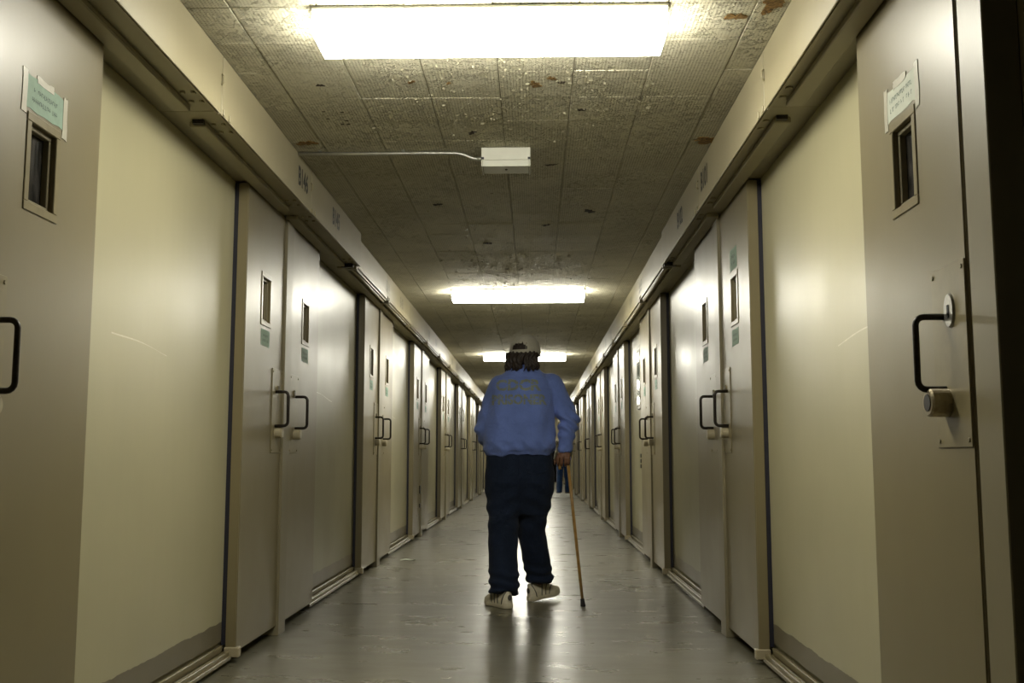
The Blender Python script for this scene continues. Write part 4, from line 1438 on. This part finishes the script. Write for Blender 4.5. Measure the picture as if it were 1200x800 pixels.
# ------------------------------------------------------------------ two people standing far along the corridor
def bystander(loc, H, face, shirt, legs, label, lilac=False, akimbo=0.0):
    k = H / 1.75
    h = 0.014
    G, ax = grid((-0.46, -0.26, 0.0), (0.46, 0.26, 1.80), h)
    yaw = 0.0
    B = lambda p: p
    # body
    F = ellip(G, (0, 0.0, 1.64), (0.075, 0.095, 0.115))
    F = smin(F, rcone(G, (0, 0.08, 1.63), (0, 0.105, 1.605), 0.012, 0.016), 0.012)
    for s in (-1, 1):
        F = smin(F, ellip(G, (s * 0.078, -0.005, 1.63), (0.014, 0.02, 0.032)), 0.01)
    F = smin(F, rcone(G, (0, -0.01, 1.44), (0, 0, 1.56), 0.058, 0.052), 0.03)
    F = smin(F, loft(G, [0.88, 1.05, 1.30, 1.45], [0] * 4, [0] * 4, [0.14, 0.13, 0.16, 0.12], [0.09, 0.09, 0.10, 0.07]), 0.04)
    arms = []
    for s in (-1, 1):
        sh, el = (s * 0.185, 0, 1.40), (s * (0.25 + akimbo), -0.03, 1.12)
        wr = (s * (0.23 + akimbo * 0.3), 0.09, 0.93)
        arms.append((sh, el, wr))
        F = smin(F, rcone(G, sh, el, 0.045, 0.036), 0.03)
        F = smin(F, rcone(G, el, wr, 0.036, 0.027), 0.02)
        F = smin(F, ellip(G, (wr[0], wr[1] + 0.02, wr[2] - 0.05), (0.022, 0.035, 0.05)), 0.015)
        for j in range(4):
            a = (wr[0], wr[1] - 0.008 + 0.019 * j, wr[2] - 0.08)
            F = smin(F, rcone(G, a, (a[0], a[1] + 0.01, a[2] - 0.07), 0.011, 0.009), 0.006)
        F = smin(F, rcone(G, (wr[0], wr[1] + 0.05, wr[2] - 0.04), (wr[0], wr[1] + 0.075, wr[2] - 0.09), 0.012, 0.010), 0.008)
        F = smin(F, rcone(G, (s * 0.095, 0, 0.9), (s * 0.11, 0.01, 0.5), 0.075, 0.05), 0.02)
        F = smin(F, rcone(G, (s * 0.11, 0.01, 0.5), (s * 0.12, 0, 0.09), 0.05, 0.035), 0.02)
    me = nets(F, ax, 'person')
    root = link('person', me, 'skin', None, loc, (0, 0, face))
    root.scale = (k, k, k)
    tag(root, label, 'person')
    # shirt
    F = loft(G, [0.93, 1.0, 1.15, 1.30, 1.42, 1.49], [0] * 6, [0] * 6, [0.185, 0.185, 0.18, 0.195, 0.17, 0.075], [0.125, 0.125, 0.125, 0.13, 0.10, 0.07])
    for sh, el, wr in arms:
        F = smin(F, rcone(G, sh, el, 0.070, 0.058), 0.03)
        F = smin(F, rcone(G, el, tuple(np.array(el) + (np.array(wr) - np.array(el)) * 0.85), 0.058, 0.046), 0.02)
    me = nets(F, ax, 'shirt'); displace(me, lambda P: 0.006 * waves(P, 21, 6, 15, 35))
    link('shirt', me, shirt, root)
    F = loft(G, [0.74, 0.85, 0.95, 1.0], [0] * 4, [0] * 4, [0.18, 0.178, 0.168, 0.16], [0.12, 0.125, 0.118, 0.11])
    for s in (-1, 1):
        Lg = np.minimum(rcone(G, (s * 0.09, 0, 0.85), (s * 0.11, 0.01, 0.48), 0.098, 0.085), rcone(G, (s * 0.11, 0.01, 0.48), (s * 0.12, 0, 0.06), 0.085, 0.082))
        F = smin(F, np.maximum(Lg, 0.03 - G[2] + 0 * G[0]), 0.02)
    me = nets(F, ax, 'trousers'); displace(me, lambda P: 0.007 * waves(P, 23, 7, 18, 40))
    link('trousers', me, legs, root)
    F = ellip(G, (0, -0.02, 1.685), (0.088, 0.10, 0.085))
    F = np.maximum(F, -ellip(G, (0, 0.10, 1.62), (0.08, 0.08, 0.09)))
    link('hair', nets(F, ax, 'hair'), 'hair_dark', root)
    for s in (-1, 1):
        F = ellip(G, (s * 0.125, 0.06, 0.03), (0.055, 0.15, 0.06))
        F = np.maximum(F, 0.004 - G[2] + 0 * G[0])
        link('shoe', nets(F, ax, 'shoe'), 'shoe_dark', root)
    if lilac:
        link('cloth_at_belt', tube_mesh('cloth_at_belt', [(0.10, -0.15, 1.02), (0.15, -0.145, 0.98), (0.17, -0.14, 0.90)], 0.03, 8, radii=[0.02, 0.032, 0.012]), 'shirt_lilac', root)
    return root
bystander((0.775, 28.2, 0), 1.74, math.radians(15), 'shirt_grey', 'jeans_blue', 'distant standing person in blue jeans and grey-olive shirt', True, -0.06)
bystander((0.68, 40.6, 0), 1.70, math.radians(-10), 'black_cloth', 'black_cloth', 'distant standing person in black clothes at the corridor end')

# ------------------------------------------------------------------ things on the floor
bm = bmesh.new()
nx, ny = 26, 20
r = random.Random(9)
gv = [[bm.verts.new((0.22 + 0.80 * i / nx, 25.0 + 2.9 * j / ny, 0.012 + 0.02 * r.random() * (1 if 0 < i < nx and 0 < j < ny else 0.2))) for j in range(ny + 1)] for i in range(nx + 1)]
for i in range(nx):
    for j in range(ny):
        bm.faces.new((gv[i][j], gv[i + 1][j], gv[i + 1][j + 1], gv[i][j + 1]))
rim = [gv[i][0] for i in range(nx + 1)] + [gv[nx][j] for j in range(1, ny + 1)] + [gv[i][ny] for i in range(nx - 1, -1, -1)] + [gv[0][j] for j in range(ny - 1, 0, -1)]
lo = [bm.verts.new((v.co.x, v.co.y, 0.0)) for v in rim]
for k in range(len(rim)):
    bm.faces.new((rim[k], lo[k], lo[(k + 1) % len(rim)], rim[(k + 1) % len(rim)]))
bmesh.ops.recalc_face_normals(bm, faces=bm.faces)
mt = link('floor_mat', mesh_of(bm, 'floor_mat'), 'mat_pale')
tag(mt, 'pale crumpled sheet lying on the floor in front of the distant person in jeans', 'sheet')
bm = bmesh.new()
r = random.Random(12)
sv = [[bm.verts.new((0.05 * i + r.uniform(-0.012, 0.012), 0.05 * j + r.uniform(-0.012, 0.012), 0.001 + 0.012 * r.random() * ((i + j) % 2))) for j in range(3)] for i in range(4)]
for i in range(3):
    for j in range(2):
        bm.faces.new((sv[i][j], sv[i + 1][j], sv[i + 1][j + 1], sv[i][j + 1]))
ps = link('paper_scrap', mesh_of(bm, 'paper_scrap'), 'paper_white', None, (-1.28, 9.85, 0.0))
so = ps.modifiers.new('thickness', 'SOLIDIFY'); so.thickness = 0.001; so.offset = 1
tag(ps, 'small pale scrap of paper on the floor near a door post', 'litter')
